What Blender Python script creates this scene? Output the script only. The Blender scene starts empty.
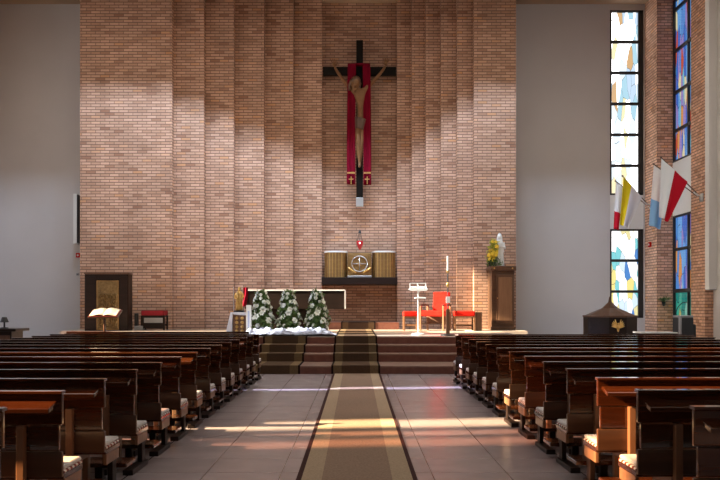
import bpy, bmesh, math, random
from mathutils import Vector, Matrix, Euler
random.seed(7)
C = bpy.context.scene
COL = C.collection
PI = math.pi

# ------------------------------------------------------------------ camera
F, CX, HY, EYE = 800.0, 356.5, 306.0, 1.4
cam = bpy.data.cameras.new('camera'); camo = bpy.data.objects.new('camera', cam); COL.objects.link(camo)
camo.location = (0, 0, EYE); camo.rotation_euler = (PI/2, 0, 0)
cam.sensor_width = 36; cam.lens = 36*F/720
cam.shift_x = 3.5/720; cam.shift_y = 66.0/720
cam.clip_start = 0.05; cam.clip_end = 200
C.camera = camo

# ------------------------------------------------------------------ world, sun, exposure
C.view_settings.view_transform = 'Standard'; C.view_settings.look = 'None'
C.view_settings.gamma = 1.0; C.view_settings.use_curve_mapping = False
C.view_settings.exposure = 0.0
w = bpy.data.worlds.new('sky'); C.world = w; w.use_nodes = True
w.node_tree.nodes['Background'].inputs[0].default_value = (0.62, 0.75, 1.0, 1)
w.node_tree.nodes['Background'].inputs[1].default_value = 1.2
SUN_SLOPE, SUN_TAN = 0.13, 0.51
sd = bpy.data.lights.new('sun', 'SUN'); sd.energy = 42; sd.angle = math.radians(1.3); sd.color = (1, 0.93, 0.82)
so = bpy.data.objects.new('sun', sd); COL.objects.link(so)
so.rotation_euler = Vector((1, SUN_SLOPE, -SUN_TAN)).to_track_quat('-Z', 'Y').to_euler(); so.location = (-30, 10, 25)
# daylight falling through the roof slot in front of the altar wall
rd = bpy.data.lights.new('roof_slot_daylight', 'AREA'); rd.shape = 'RECTANGLE'; rd.size = 12.6; rd.size_y = 0.30
rd.energy = 5200; rd.color = (0.57, 0.76, 1.0)
ro = bpy.data.objects.new('roof_slot_daylight', rd); COL.objects.link(ro)
ro.location = (-1.8, 21.5, 14.1); ro.rotation_euler = Vector((0, 0.5, -0.86)).to_track_quat('-Z', 'Y').to_euler()
NAVE_GLOW, ALTAR_GLOW, ROOF_FILL, RIGHT_GLOW = 0.4, 0.7, 4.6, 1.4
WIN_GLOW = 2.8

# ------------------------------------------------------------------ materials
def M(name, color=(0.5, 0.5, 0.5), rough=0.6, metal=0.0, coat=0.0, spec=0.5):
    m = bpy.data.materials.new(name); m.use_nodes = True
    b = m.node_tree.nodes['Principled BSDF']
    b.inputs['Base Color'].default_value = (*color, 1); b.inputs['Roughness'].default_value = rough
    b.inputs['Metallic'].default_value = metal; b.inputs['Coat Weight'].default_value = coat
    b.inputs['Coat Roughness'].default_value = 0.08
    b.inputs['Specular IOR Level'].default_value = spec
    return m
def nd(m, t, **kw):
    n = m.node_tree.nodes.new(t)
    for k, v in kw.items(): setattr(n, k, v)
    return n
def lk(m, a, b): m.node_tree.links.new(a, b)
def bsdf(m): return m.node_tree.nodes['Principled BSDF']
def ramp(m, stops, interp='LINEAR'):
    r = nd(m, 'ShaderNodeValToRGB'); cr = r.color_ramp; cr.interpolation = interp
    while len(cr.elements) < len(stops): cr.elements.new(0.5)
    for e, (p, c) in zip(cr.elements, stops): e.position = p; e.color = (*c, 1)
    return r
def mottled(name, c1, c2, scale=(4, 4, 4), rough=0.6, metal=0.0, coat=0.0, bump=0.0, detail=5, spec=0.5):
    m = M(name, c1, rough, metal, coat, spec)
    tc = nd(m, 'ShaderNodeTexCoord'); mp = nd(m, 'ShaderNodeMapping'); mp.inputs['Scale'].default_value = scale
    nz = nd(m, 'ShaderNodeTexNoise'); nz.inputs['Scale'].default_value = 1.0; nz.inputs['Detail'].default_value = detail
    r = ramp(m, [(0.3, c1), (0.7, c2)])
    lk(m, tc.outputs['Object'], mp.inputs['Vector']); lk(m, mp.outputs[0], nz.inputs['Vector'])
    lk(m, nz.outputs['Fac'], r.inputs[0]); lk(m, r.outputs[0], bsdf(m).inputs['Base Color'])
    if bump:
        bp = nd(m, 'ShaderNodeBump'); bp.inputs['Strength'].default_value = bump; bp.inputs['Distance'].default_value = 0.02
        lk(m, nz.outputs['Fac'], bp.inputs['Height']); lk(m, bp.outputs[0], bsdf(m).inputs['Normal'])
    return m
def brick_mat(name, bw=0.29, rh=0.0905, light_gain=1.0):
    m = M(name, rough=0.85, spec=0.25)
    tc = nd(m, 'ShaderNodeTexCoord'); br = nd(m, 'ShaderNodeTexBrick')
    br.offset = 0.5; br.inputs['Scale'].default_value = 1.0
    br.inputs['Brick Width'].default_value = bw; br.inputs['Row Height'].default_value = rh
    br.inputs['Mortar Size'].default_value = 0.0085; br.inputs['Mortar Smooth'].default_value = 0.2
    br.inputs['Bias'].default_value = 0.0
    br.inputs['Color1'].default_value = (0, 0, 0, 1); br.inputs['Color2'].default_value = (1, 1, 1, 1)
    br.inputs['Mortar'].default_value = (0.5, 0.5, 0.5, 1)
    lk(m, tc.outputs['UV'], br.inputs['Vector'])
    d = light_gain
    r = ramp(m, [(0.0, (0.27*d, 0.135*d, 0.085*d)), (0.08, (0.37*d, 0.21*d, 0.14*d)), (0.5, (0.43*d, 0.258*d, 0.180*d)),
                 (0.92, (0.51*d, 0.31*d, 0.22*d)), (1.0, (0.47*d, 0.235*d, 0.115*d))])
    lk(m, br.outputs['Color'], r.inputs[0])
    nz = nd(m, 'ShaderNodeTexNoise'); nz.inputs['Scale'].default_value = 1.1; nz.inputs['Detail'].default_value = 4
    lk(m, tc.outputs['UV'], nz.inputs['Vector'])
    r2 = ramp(m, [(0.3, (0.84, 0.82, 0.80)), (0.7, (1.1, 1.08, 1.06))]); lk(m, nz.outputs['Fac'], r2.inputs[0])
    mul = nd(m, 'ShaderNodeMix', data_type='RGBA', blend_type='MULTIPLY'); mul.inputs['Factor'].default_value = 1
    lk(m, r.outputs[0], mul.inputs['A']); lk(m, r2.outputs[0], mul.inputs['B'])
    mx = nd(m, 'ShaderNodeMix', data_type='RGBA'); mx.inputs['B'].default_value = (0.14*d, 0.085*d, 0.060*d, 1)
    sv = nd(m, 'ShaderNodeSeparateXYZ'); lk(m, tc.outputs['UV'], sv.inputs[0])
    md = nd(m, 'ShaderNodeMath', operation='WRAP'); md.inputs[1].default_value = rh/2; md.inputs[2].default_value = -rh/2; lk(m, sv.outputs['Y'], md.inputs[0])
    ab = nd(m, 'ShaderNodeMath', operation='ABSOLUTE'); lk(m, md.outputs[0], ab.inputs[0])
    lt = nd(m, 'ShaderNodeMath', operation='LESS_THAN'); lt.inputs[1].default_value = 0.0115; lk(m, ab.outputs[0], lt.inputs[0])
    mxx = nd(m, 'ShaderNodeMath', operation='MAXIMUM'); lk(m, br.outputs['Fac'], mxx.inputs[0]); lk(m, lt.outputs[0], mxx.inputs[1])
    lk(m, mxx.outputs[0], mx.inputs['Factor']); lk(m, mul.outputs['Result'], mx.inputs['A'])
    lk(m, mx.outputs['Result'], bsdf(m).inputs['Base Color'])
    bp = nd(m, 'ShaderNodeBump', invert=True); bp.inputs['Strength'].default_value = 0.5; bp.inputs['Distance'].default_value = 0.01
    lk(m, br.outputs['Fac'], bp.inputs['Height']); lk(m, bp.outputs[0], bsdf(m).inputs['Normal'])
    return m
def glass_mat(name, stops, scale, strength, lead=0.02, seed=0.0):
    """lit stained glass: pieces of colour between dark lead lines, lit from outside"""
    m = M(name, (0.02, 0.02, 0.02), 0.15)
    tc = nd(m, 'ShaderNodeTexCoord'); mp = nd(m, 'ShaderNodeMapping')
    mp.inputs['Scale'].default_value = scale; mp.inputs['Location'].default_value = (seed, seed*0.7, seed*1.3)
    nz = nd(m, 'ShaderNodeTexNoise'); nz.inputs['Scale'].default_value = 0.8
    ad = nd(m, 'ShaderNodeMix', data_type='RGBA', blend_type='LINEAR_LIGHT'); ad.inputs['Factor'].default_value = 0.25
    lk(m, tc.outputs['UV'], mp.inputs['Vector']); lk(m, mp.outputs[0], nz.inputs['Vector'])
    lk(m, mp.outputs[0], ad.inputs['A']); lk(m, nz.outputs['Color'], ad.inputs['B'])
    vo = nd(m, 'ShaderNodeTexVoronoi', voronoi_dimensions='2D'); vo.inputs['Scale'].default_value = 1
    ve = nd(m, 'ShaderNodeTexVoronoi', voronoi_dimensions='2D', feature='DISTANCE_TO_EDGE'); ve.inputs['Scale'].default_value = 1
    lk(m, ad.outputs['Result'], vo.inputs['Vector']); lk(m, ad.outputs['Result'], ve.inputs['Vector'])
    sp = nd(m, 'ShaderNodeSeparateColor'); lk(m, vo.outputs['Color'], sp.inputs[0])
    r = ramp(m, stops, 'CONSTANT'); lk(m, sp.outputs[0], r.inputs[0])
    g = nd(m, 'ShaderNodeMath', operation='GREATER_THAN'); g.inputs[1].default_value = lead
    lk(m, ve.outputs['Distance'], g.inputs[0])
    mu = nd(m, 'ShaderNodeMath', operation='MULTIPLY'); mu.inputs[1].default_value = strength; lk(m, g.outputs[0], mu.inputs[0])
    lk(m, r.outputs[0], bsdf(m).inputs['Emission Color']); lk(m, mu.outputs[0], bsdf(m).inputs['Emission Strength'])
    return m
def sun_glass(name, tint, glow):
    """clear tinted glass: lets the sun through and glows with the sky behind it"""
    m = bpy.data.materials.new(name); m.use_nodes = True; nt = m.node_tree
    nt.nodes.remove(nt.nodes['Principled BSDF'])
    t = nd(m, 'ShaderNodeBsdfTransparent'); t.inputs[0].default_value = (*tint, 1)
    e = nd(m, 'ShaderNodeEmission'); e.inputs[0].default_value = (0.5+0.5*tint[0], 0.55+0.45*tint[1], 0.7+0.3*tint[2], 1); e.inputs[1].default_value = glow
    a = nd(m, 'ShaderNodeAddShader'); lk(m, t.outputs[0], a.inputs[0]); lk(m, e.outputs[0], a.inputs[1])
    lk(m, a.outputs[0], nt.nodes['Material Output'].inputs[0])
    return m

BRICK = brick_mat('brick')
BRICK_SIDE = brick_mat('brick_pier_lightened', bw=0.22, light_gain=1.55)  # pier brick colour lightened to make up for light missing there
PLASTER = mottled('plaster', (0.51, 0.48, 0.47), (0.55, 0.52, 0.51), (0.6, 0.6, 0.6), 0.9, spec=0.2)
CEIL = mottled('ceiling_boards', (0.34, 0.23, 0.15), (0.38, 0.27, 0.18), (0.5, 0.5, 0.5), 0.9, spec=0.2)
STONE = mottled('red_marble', (0.15, 0.055, 0.040), (0.21, 0.085, 0.062), (9, 9, 9), 0.32, spec=0.5)
DAISTOP = mottled('sanctuary_marble', (0.38, 0.31, 0.27), (0.46, 0.38, 0.33), (6, 6, 6), 0.35)
WOODTOP = mottled('polished_wood', (0.042, 0.011, 0.0035), (0.070, 0.020, 0.0065), (1.2, 25, 25), 0.08, coat=1.0)
LOWWOOD = mottled('seat_back_wood', (0.055, 0.024, 0.012), (0.09, 0.042, 0.021), (1.2, 20, 20), 0.35, coat=0.2)
TREAD = mottled('tread_marble', (0.27, 0.17, 0.14), (0.34, 0.23, 0.19), (8, 8, 8), 0.3)
WOOD = mottled('dark_wood', (0.034, 0.009, 0.0030), (0.060, 0.017, 0.0055), (1.2, 25, 25), 0.14, coat=0.8, spec=0.4)
TAN = mottled('tan_wood', (0.17, 0.085, 0.045), (0.23, 0.12, 0.065), (20, 20, 2), 0.4, coat=0.2)
MIDWOOD = mottled('brown_wood', (0.075, 0.034, 0.018), (0.115, 0.054, 0.028), (15, 15, 1.5), 0.4, coat=0.2)
BLACKWOOD = mottled('black_wood', (0.010, 0.005, 0.004), (0.018, 0.009, 0.007), (2, 12, 12), 0.45, spec=0.25)
BEAM = mottled('crucifix_wood', (0.006, 0.005, 0.004), (0.012, 0.009, 0.007), (3, 3, 3), 0.8, spec=0.1)
IRON = M('black_iron', (0.02, 0.02, 0.022), 0.5)
WHITE = mottled('white_cloth', (0.74, 0.75, 0.80), (0.82, 0.83, 0.87), (9, 9, 9), 0.9)
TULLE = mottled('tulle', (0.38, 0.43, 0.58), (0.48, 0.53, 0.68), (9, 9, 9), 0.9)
PAINT = M('white_paint', (0.72, 0.72, 0.70), 0.5)
RED = mottled('red_cloth', (0.42, 0.011, 0.007), (0.50, 0.016, 0.010), (14, 14, 14), 0.95, spec=0.08)
CRIMSON = mottled('crimson_cloth', (0.11, 0.002, 0.010), (0.15, 0.003, 0.014), (20, 20, 3), 0.9, spec=0.05)
DARKRED = mottled('dark_red_cloth', (0.22, 0.006, 0.014), (0.28, 0.010, 0.02), (14, 14, 14), 0.85)
GOLD = mottled('gold', (0.62, 0.38, 0.11), (0.78, 0.52, 0.20), (12, 12, 12), 0.36, 0.9, bump=0.2)
BRASS = mottled('brass', (0.26, 0.155, 0.06), (0.36, 0.22, 0.09), (3, 3, 12), 0.42, 0.75)
BRONZE = mottled('bronze', (0.12, 0.075, 0.03), (0.25, 0.17, 0.075), (14, 14, 14), 0.45, 0.6)
STEEL = M('steel', (0.62, 0.62, 0.62), 0.35, 0.8)
GREY = M('grey_plastic', (0.30, 0.30, 0.31), 0.6)
DARKGREY = M('dark_plastic', (0.025, 0.025, 0.028), 0.5)
CARVED = mottled('carved_wood', (0.16, 0.075, 0.032), (0.21, 0.105, 0.048), (6, 6, 6), 0.6, spec=0.2)
LEAF = mottled('leaf', (0.05, 0.105, 0.02), (0.13, 0.21, 0.05), (12, 12, 12), 0.6)
LIME = mottled('yellow_green_leaf', (0.30, 0.38, 0.04), (0.62, 0.60, 0.10), (14, 14, 14), 0.6)
PETAL = mottled('white_petal', (0.70, 0.73, 0.60), (0.86, 0.87, 0.80), (18, 18, 18), 0.7)
MARBLE = mottled('white_marble', (0.70, 0.71, 0.74), (0.80, 0.81, 0.83), (5, 5, 5), 0.5)
PAGE = M('paper', (0.80, 0.77, 0.66), 0.8)
WAX = M('wax', (0.80, 0.79, 0.74), 0.5)
LAMPRED = M('red_lamp_glass', (0.30, 0.008, 0.015), 0.15)
bsdf(LAMPRED).inputs['Emission Color'].default_value = (1, 0.06, 0.08, 1); bsdf(LAMPRED).inputs['Emission Strength'].default_value = 0.12
FLAME = M('lamp_flame', (1, 0.6, 0.5), 0.5)
bsdf(FLAME).inputs['Emission Color'].default_value = (1, 0.75, 0.7, 1); bsdf(FLAME).inputs['Emission Strength'].default_value = 3.0

def floor_mat():
    m = M('floor_tiles', rough=0.27, spec=0.65)
    tc = nd(m, 'ShaderNodeTexCoord'); br = nd(m, 'ShaderNodeTexBrick'); br.offset = 0.0
    mp = nd(m, 'ShaderNodeMapping'); mp.inputs['Location'].default_value = (0.0, 0.2, 0)
    for k, v in (('Scale', 1.0), ('Brick Width', 0.63), ('Row Height', 0.63), ('Mortar Size', 0.005), ('Bias', 0.0)): br.inputs[k].default_value = v
    br.inputs['Color1'].default_value = (0.31, 0.265, 0.283, 1); br.inputs['Color2'].default_value = (0.34, 0.292, 0.312, 1)
    br.inputs['Mortar'].default_value = (0.10, 0.085, 0.085, 1)
    nz = nd(m, 'ShaderNodeTexNoise'); nz.inputs['Scale'].default_value = 3; nz.inputs['Detail'].default_value = 6
    r = ramp(m, [(0.3, (0.88, 0.88, 0.88)), (0.7, (1.05, 1.05, 1.05))])
    mul = nd(m, 'ShaderNodeMix', data_type='RGBA', blend_type='MULTIPLY'); mul.inputs['Factor'].default_value = 1
    lk(m, tc.outputs['Object'], mp.inputs['Vector']); lk(m, mp.outputs[0], br.inputs['Vector']); lk(m, tc.outputs['Object'], nz.inputs['Vector'])
    lk(m, nz.outputs['Fac'], r.inputs[0]); lk(m, br.outputs['Color'], mul.inputs['A']); lk(m, r.outputs[0], mul.inputs['B'])
    lk(m, mul.outputs['Result'], bsdf(m).inputs['Base Color'])
    return m
FLOOR = floor_mat()
def carpet_mat(name, x0, x1, mid, pale, dark):
    """runner: dark edge, pale band, brown middle - woven across its width (world x)"""
    m = M(name, rough=0.95, spec=0.1)
    tc = nd(m, 'ShaderNodeTexCoord'); sx = nd(m, 'ShaderNodeSeparateXYZ'); lk(m, tc.outputs['Object'], sx.inputs[0])
    mr = nd(m, 'ShaderNodeMapRange'); mr.inputs['From Min'].default_value = x0; mr.inputs['From Max'].default_value = x1
    lk(m, sx.outputs['X'], mr.inputs['Value'])
    r = ramp(m, [(0, dark), (0.04, pale), (0.21, mid), (0.79, pale), (0.96, dark)], 'CONSTANT'); lk(m, mr.outputs[0], r.inputs[0])
    nz = nd(m, 'ShaderNodeTexNoise'); nz.inputs['Scale'].default_value = 60; lk(m, tc.outputs['Object'], nz.inputs['Vector'])
    r2 = ramp(m, [(0.3, (0.8, 0.8, 0.8)), (0.7, (1.1, 1.1, 1.1))]); lk(m, nz.outputs['Fac'], r2.inputs[0])
    mul = nd(m, 'ShaderNodeMix', data_type='RGBA', blend_type='MULTIPLY'); mul.inputs['Factor'].default_value = 1
    lk(m, r.outputs[0], mul.inputs['A']); lk(m, r2.outputs[0], mul.inputs['B']); lk(m, mul.outputs['Result'], bsdf(m).inputs['Base Color'])
    return m

# ------------------------------------------------------------------ mesh helpers
def at(px, py, Y): return Vector(((px-CX)*Y/F, Y, EYE-(py-HY)*Y/F))
def ax(px, Y): return (px-CX)*Y/F
def az(py, Y): return EYE-(py-HY)*Y/F

class MB:
    def __init__(s): s.bm = bmesh.new(); s.mi = 0
    def _v(s, pts): return [s.bm.verts.new(p) for p in pts]
    def face(s, vs):
        try: f = s.bm.faces.new(vs); f.material_index = s.mi; return f
        except ValueError: return None
    def box(s, x0, x1, y0, y1, z0, z1, mat=None):
        x0, x1 = sorted((x0, x1)); y0, y1 = sorted((y0, y1)); z0, z1 = sorted((z0, z1))
        P = [Vector((x, y, z)) for z in (z0, z1) for x, y in ((x0, y0), (x1, y0), (x1, y1), (x0, y1))]
        if mat is not None: P = [mat @ p for p in P]
        v = s._v(P)
        for q in ((0, 3, 2, 1), (4, 5, 6, 7), (0, 1, 5, 4), (1, 2, 6, 5), (2, 3, 7, 6), (3, 0, 4, 7)): s.face([v[i] for i in q])
        return s
    def cyl(s, p0, p1, r0, r1=None, n=16, caps=True):
        p0, p1 = Vector(p0), Vector(p1); r1 = r0 if r1 is None else r1
        q = (p1-p0).to_track_quat('Z', 'Y')
        rings = []
        for p, r in ((p0, r0), (p1, r1)):
            rings.append(s._v([p + q @ Vector((r*math.cos(2*PI*i/n), r*math.sin(2*PI*i/n), 0)) for i in range(n)]))
        for i in range(n): s.face([rings[0][i], rings[0][(i+1) % n], rings[1][(i+1) % n], rings[1][i]])
        if caps: s.face(rings[0][::-1]); s.face(rings[1])
        return s
    def tube(s, pts, r, n=10):
        pts = [Vector(p) for p in pts]; rings = []
        for k, p in enumerate(pts):
            d = (pts[min(k+1, len(pts)-1)] - pts[max(k-1, 0)])
            q = d.to_track_quat('Z', 'Y'); rr = r[k] if isinstance(r, (list, tuple)) else r
            rings.append(s._v([p + q @ Vector((rr*math.cos(2*PI*i/n), rr*math.sin(2*PI*i/n), 0)) for i in range(n)]))
        for a, b in zip(rings, rings[1:]):
            for i in range(n): s.face([a[i], a[(i+1) % n], b[(i+1) % n], b[i]])
        s.face(rings[0][::-1]); s.face(rings[-1]); return s
    def lathe(s, prof, c=(0, 0, 0), n=24, sx=1.0, sy=1.0, a0=0.0, a1=2*PI):
        """prof: (radius, z) upwards"""
        c = Vector(c); full = abs(a1-a0-2*PI) < 1e-6; k = n if full else n+1
        rings = [s._v([c + Vector((r*sx*math.cos(a0+(a1-a0)*i/n), r*sy*math.sin(a0+(a1-a0)*i/n), z)) for i in range(k)]) for r, z in prof]
        for a, b in zip(rings, rings[1:]):
            for i in range(n): s.face([a[i], a[(i+1) % k], b[(i+1) % k], b[i]])
        s.face(rings[0][::-1]); s.face(rings[-1])
        if not full:
            for a, b in zip(rings, rings[1:]): s.face([a[0], b[0], b[-1], a[-1]])
        return s
    def ell(s, c, r, rot=None, n=10, m=7):
        c = Vector(c); r = (r, r, r) if isinstance(r, (int, float)) else r
        R = rot.to_matrix() if rot is not None else Matrix.Identity(3)
        top = s._v([c + R @ Vector((0, 0, r[2]))])[0]; bot = s._v([c - R @ Vector((0, 0, r[2]))])[0]
        rings = []
        for j in range(1, m):
            t = PI*j/m
            rings.append(s._v([c + R @ Vector((r[0]*math.sin(t)*math.cos(2*PI*i/n), r[1]*math.sin(t)*math.sin(2*PI*i/n), r[2]*math.cos(t))) for i in range(n)]))
        for i in range(n):
            s.face([top, rings[0][i], rings[0][(i+1) % n]]); s.face([bot, rings[-1][(i+1) % n], rings[-1][i]])
        for a, b in zip(rings, rings[1:]):
            for i in range(n): s.face([a[i], b[i], b[(i+1) % n], a[(i+1) % n]])
        return s
    def prism(s, poly, y0, y1):
        """poly in x,z pushed from y0 to y1"""
        a = s._v([(x, y0, z) for x, z in poly]); b = s._v([(x, y1, z) for x, z in poly])
        s.face(a); s.face(b[::-1]); n = len(poly)
        for i in range(n): s.face([a[i], b[i], b[(i+1) % n], a[(i+1) % n]])
        return s
    def slab(s, poly, z0, z1):
        """poly in x,y pushed from z0 to z1"""
        a = s._v([(x, y, z0) for x, y in poly]); b = s._v([(x, y, z1) for x, y in poly])
        s.face(a[::-1]); s.face(b); n = len(poly)
        for i in range(n): s.face([a[i], a[(i+1) % n], b[(i+1) % n], b[i]])
        return s
    def sheet(s, fn, nu, nv):
        g = [[s.bm.verts.new(fn(i/nu, j/nv)) for j in range(nv+1)] for i in range(nu+1)]
        for i in range(nu):
            for j in range(nv): s.face([g[i][j], g[i+1][j], g[i+1][j+1], g[i][j+1]])
        return s
    def build(s, name, mats, parent=None, bevel=0.0, smooth=False, solid=0.0, uv=False, loc=None, rot=None, subsurf=0):
        bmesh.ops.recalc_face_normals(s.bm, faces=s.bm.faces[:])
        if uv:
            L = s.bm.loops.layers.uv.new('UVMap')
            for f in s.bm.faces:
                n = f.normal
                for l in f.loops:
                    p = l.vert.co
                    if abs(n.z) > 0.7: l[L].uv = (p.x, p.y)
                    elif abs(n.y) >= abs(n.x): l[L].uv = (p.x, p.z)
                    else: l[L].uv = (p.y, p.z)
        if smooth:
            for f in s.bm.faces: f.smooth = True
        me = bpy.data.meshes.new(name); s.bm.to_mesh(me); s.bm.free()
        for m in (mats if isinstance(mats, (list, tuple)) else [mats]): me.materials.append(m)
        o = bpy.data.objects.new(name, me); COL.objects.link(o)
        if parent is not None: o.parent = parent
        if loc: o.location = loc
        if rot: o.rotation_euler = rot
        if solid:
            d = o.modifiers.new('thickness', 'SOLIDIFY'); d.thickness = solid; d.offset = 0
        if bevel:
            b = o.modifiers.new('edge', 'BEVEL'); b.width = bevel; b.segments = 2; b.limit_method = 'ANGLE'
        if subsurf:
            d = o.modifiers.new('soft', 'SUBSURF'); d.levels = subsurf; d.render_levels = subsurf
        return o
def tag(o, label, cat, group=None, kind=None):
    o['label'] = label; o['category'] = cat
    if group: o['group'] = group
    if kind: o['kind'] = kind
    return o
def thing(name, label, cat, loc=(0, 0, 0), rz=0.0, group=None):
    o = bpy.data.objects.new(name, None); o.empty_display_size = 0.1; COL.objects.link(o)
    o.location = loc; o.rotation_euler = (0, 0, rz)
    return tag(o, label, cat, group)
def struct(mb, name, mat, **kw):
    o = mb.build(name, mat, **kw); o['kind'] = 'structure'; return o
def copy_tree(o, parent=None):
    c = o.copy(); COL.objects.link(c)
    if parent is not None: c.parent = parent
    for ch in list(o.children): copy_tree(ch, c)
    return c
def skin(name, joints, edges, mat, parent=None, levels=2, root=0):
    me = bpy.data.meshes.new(name); me.from_pydata([j[0] for j in joints], edges, [])
    me.materials.append(mat)
    o = bpy.data.objects.new(name, me); COL.objects.link(o)
    if parent is not None: o.parent = parent
    o.modifiers.new('skin', 'SKIN')
    if not me.skin_vertices: me.attributes  # layer is made by the modifier
    for i, j in enumerate(joints):
        r = j[1]; me.skin_vertices[0].data[i].radius = (r, r) if isinstance(r, (int, float)) else r
        me.skin_vertices[0].data[i].use_root = (i == root)
    o.modifiers['skin'].use_smooth_shade = True
    d = o.modifiers.new('soft', 'SUBSURF'); d.levels = levels; d.render_levels = levels
    return o

# ------------------------------------------------------------------ the setting
CEILZ = 11.4; WX = -12.2; FY = 26.5
struct(MB().box(WX-0.3, 12.5, -5, 27, -0.2, 0), 'floor', FLOOR)
SL0, SL1, SX0, SX1 = 22.25, 23.03, -8.4, 4.8     # roof slot
ROOFY = (4.0, 8.5, 13.0, 17.0, 19.6)
cb = MB(); yq = -5
for yy in ROOFY:
    cb.box(WX-0.3, 12.5, yq, yy, CEILZ, CEILZ+0.08); cb.box(WX-0.3, -9, yy, yy+0.8, CEILZ, CEILZ+0.08); cb.box(8, 12.5, yy, yy+0.8, CEILZ, CEILZ+0.08); yq = yy+0.8
cb.box(WX-0.3, 12.5, yq, SL0, CEILZ, CEILZ+0.08); cb.box(WX-0.3, 12.5, SL1, 27, CEILZ, CEILZ+0.08)
cb.box(WX-0.3, SX0, SL0, SL1, CEILZ, CEILZ+0.08); cb.box(SX1, 12.5, SL0, SL1, CEILZ, CEILZ+0.08)
x = SX0
while x < SX1+0.1: cb.box(x-0.012, x+0.012, SL0-0.35, SL1, CEILZ+0.08, CEILZ+0.85); x += 1.2  # unseen fins, added above the slot to keep low sun out
struct(cb, 'ceiling', CEIL)
for k, yy in enumerate(ROOFY):
    g = M(f'roof_fill_panel_{k}', (0.1, 0.1, 0.1), 0.3); bsdf(g).inputs['Emission Color'].default_value = (1.0, 0.92, 0.80, 1); bsdf(g).inputs['Emission Strength'].default_value = ROOF_FILL*(1.7 if k > 2 else 0.75)
    struct(MB().box(-9, 8, yy, yy+0.8, CEILZ+0.09, CEILZ+0.11), f'window_{30+k}', g)  # unseen glowing roof panel, added to brighten the nave floor and walls
struct(MB().box(WX-0.3, 12.5, -5.3, -5, 0, CEILZ), 'wall_back', PLASTER)

# stepped brick wall behind the altar
STEPY = [24.9+0.25*i for i in range(7)]
LP = [80, 172, 204, 234, 264, 293, 322]; RP = [516, 474, 457, 441, 426, 412, 397]
plan = [(ax(80, STEPY[0]), 26.9)]
for i in range(6):
    plan.append((ax(LP[i], STEPY[i]) if i == 0 else ax(LP[i], STEPY[i-1]), STEPY[i]))
    plan.append((ax(LP[i+1], STEPY[i]), STEPY[i]))
plan.append((ax(322, STEPY[5]), STEPY[6]))
plan.append((ax(397, STEPY[5]), STEPY[6]))
for i in range(5, -1, -1):
    plan.append((ax(RP[i+1], STEPY[i]), STEPY[i]))
    plan.append((ax(RP[i], STEPY[i]) if i == 0 else ax(RP[i], STEPY[i-1]), STEPY[i]))
plan.append((ax(516, STEPY[0]), 26.9))
struct(MB().slab(plan, 0, CEILZ), 'wall_front', BRICK, uv=True)
NX0, NX1 = ax(322, STEPY[5]), ax(397, STEPY[5])
struct(MB().box(WX, ax(80, 24.9), FY, FY+0.3, 0, CEILZ), 'wall_front_plaster', PLASTER)
wr = MB()
GX0, GX1 = ax(610, FY), ax(643.5, FY)
wr.box(ax(516, 24.9), GX0, FY, FY+0.3, 0, CEILZ)
wr.box(GX0, GX1, FY, FY+0.3, 0, az(318, FY)); wr.box(GX0, GX1, FY, FY+0.3, az(10, FY), CEILZ)
wr.box(GX1, GX1+0.6, FY, FY+0.3, 0, CEILZ)
struct(wr, 'wall_front_recess', PLASTER)

# side wall on the flag side: piers that step outwards towards the nave
PX1 = ax(645, FY); PY1 = PX1*F/(657-CX)          # first pier face
PX2 = ax(672, PY1); PY2 = PX2*F/(691-CX); PY3 = PX2*F/(705-CX)
PX3 = PX2+0.24
struct(MB().box(PX1, PX1+0.9, PY1, FY, 0, CEILZ), 'wall_right_pier', BRICK_SIDE, uv=True)
struct(MB().box(PX2, PX2+0.9, PY3, PY2, 0, CEILZ), 'wall_right_pier_near', BRICK_SIDE, uv=True)
ws = MB(); ws.box(PX2, PX2+0.3, PY2, PY1, 0, az(336, PY1)); ws.box(PX2, PX2+0.3, PY2, PY1, CEILZ-0.3, CEILZ)
struct(ws, 'wall_right_sill', BRICK_SIDE, uv=True)
RSLITS = [(15.0, 17.2), (18.6, 21.2)]
wq = MB(); yq = -5.0
for a, b in RSLITS:
    wq.box(PX3, PX3+0.4, yq, a, 0, CEILZ); wq.box(PX3, PX3+0.4, a, b, 0, 1.6); wq.box(PX3, PX3+0.4, a, b, 10.6, CEILZ); yq = b
wq.box(PX3, PX3+0.4, yq, PY3, 0, CEILZ)
struct(wq, 'wall_right', PLASTER)
def stained_window(name, mat, plane, a0, a1, z0, z1, bars, frame_t=0.06, axis='y', mull=()):
    """glass in a dark frame; axis 'y': pane faces -y at y=plane, a is x; axis 'x': faces -x at x=plane, a is y"""
    def bx(mb, a_0, a_1, d0, d1, zz0, zz1):
        if axis == 'y': mb.box(a_0, a_1, plane+d0, plane+d1, zz0, zz1)
        else: mb.box(plane+d0, plane+d1, a_0, a_1, zz0, zz1)
    g = MB(); bx(g, a0+0.01, a1-0.01, 0.10, 0.12, z0+0.01, z1-0.01); o = struct(g, name, mat, uv=True)
    f = MB(); t = frame_t
    bx(f, a0, a0+t, 0.02, 0.10, z0, z1); bx(f, a1-(0.16 if axis == 'y' else t), a1, 0.02, 0.10, z0, z1)
    bx(f, a0, a1, 0.02, 0.10, z0, z0+t); bx(f, a0, a1, 0.02, 0.10, z1-t, z1)
    for z in bars: bx(f, a0, a1, 0.03, 0.10, z-0.045, z+0.045)
    for m_ in mull: bx(f, m_-0.03, m_+0.03, 0.03, 0.10, z0, z1)
    f.build('window_frame', IRON, o)
    return o
Wc = (1, 1, 1); pb = (0.72, 0.88, 1.0); py_ = (1.0, 0.86, 0.30); po = (0.85, 0.42, 0.15); aq = (0.25, 0.75, 0.80); bl = (0.10, 0.32, 0.80)
def dimmed(c, k): return tuple(k*x for x in c)
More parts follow.
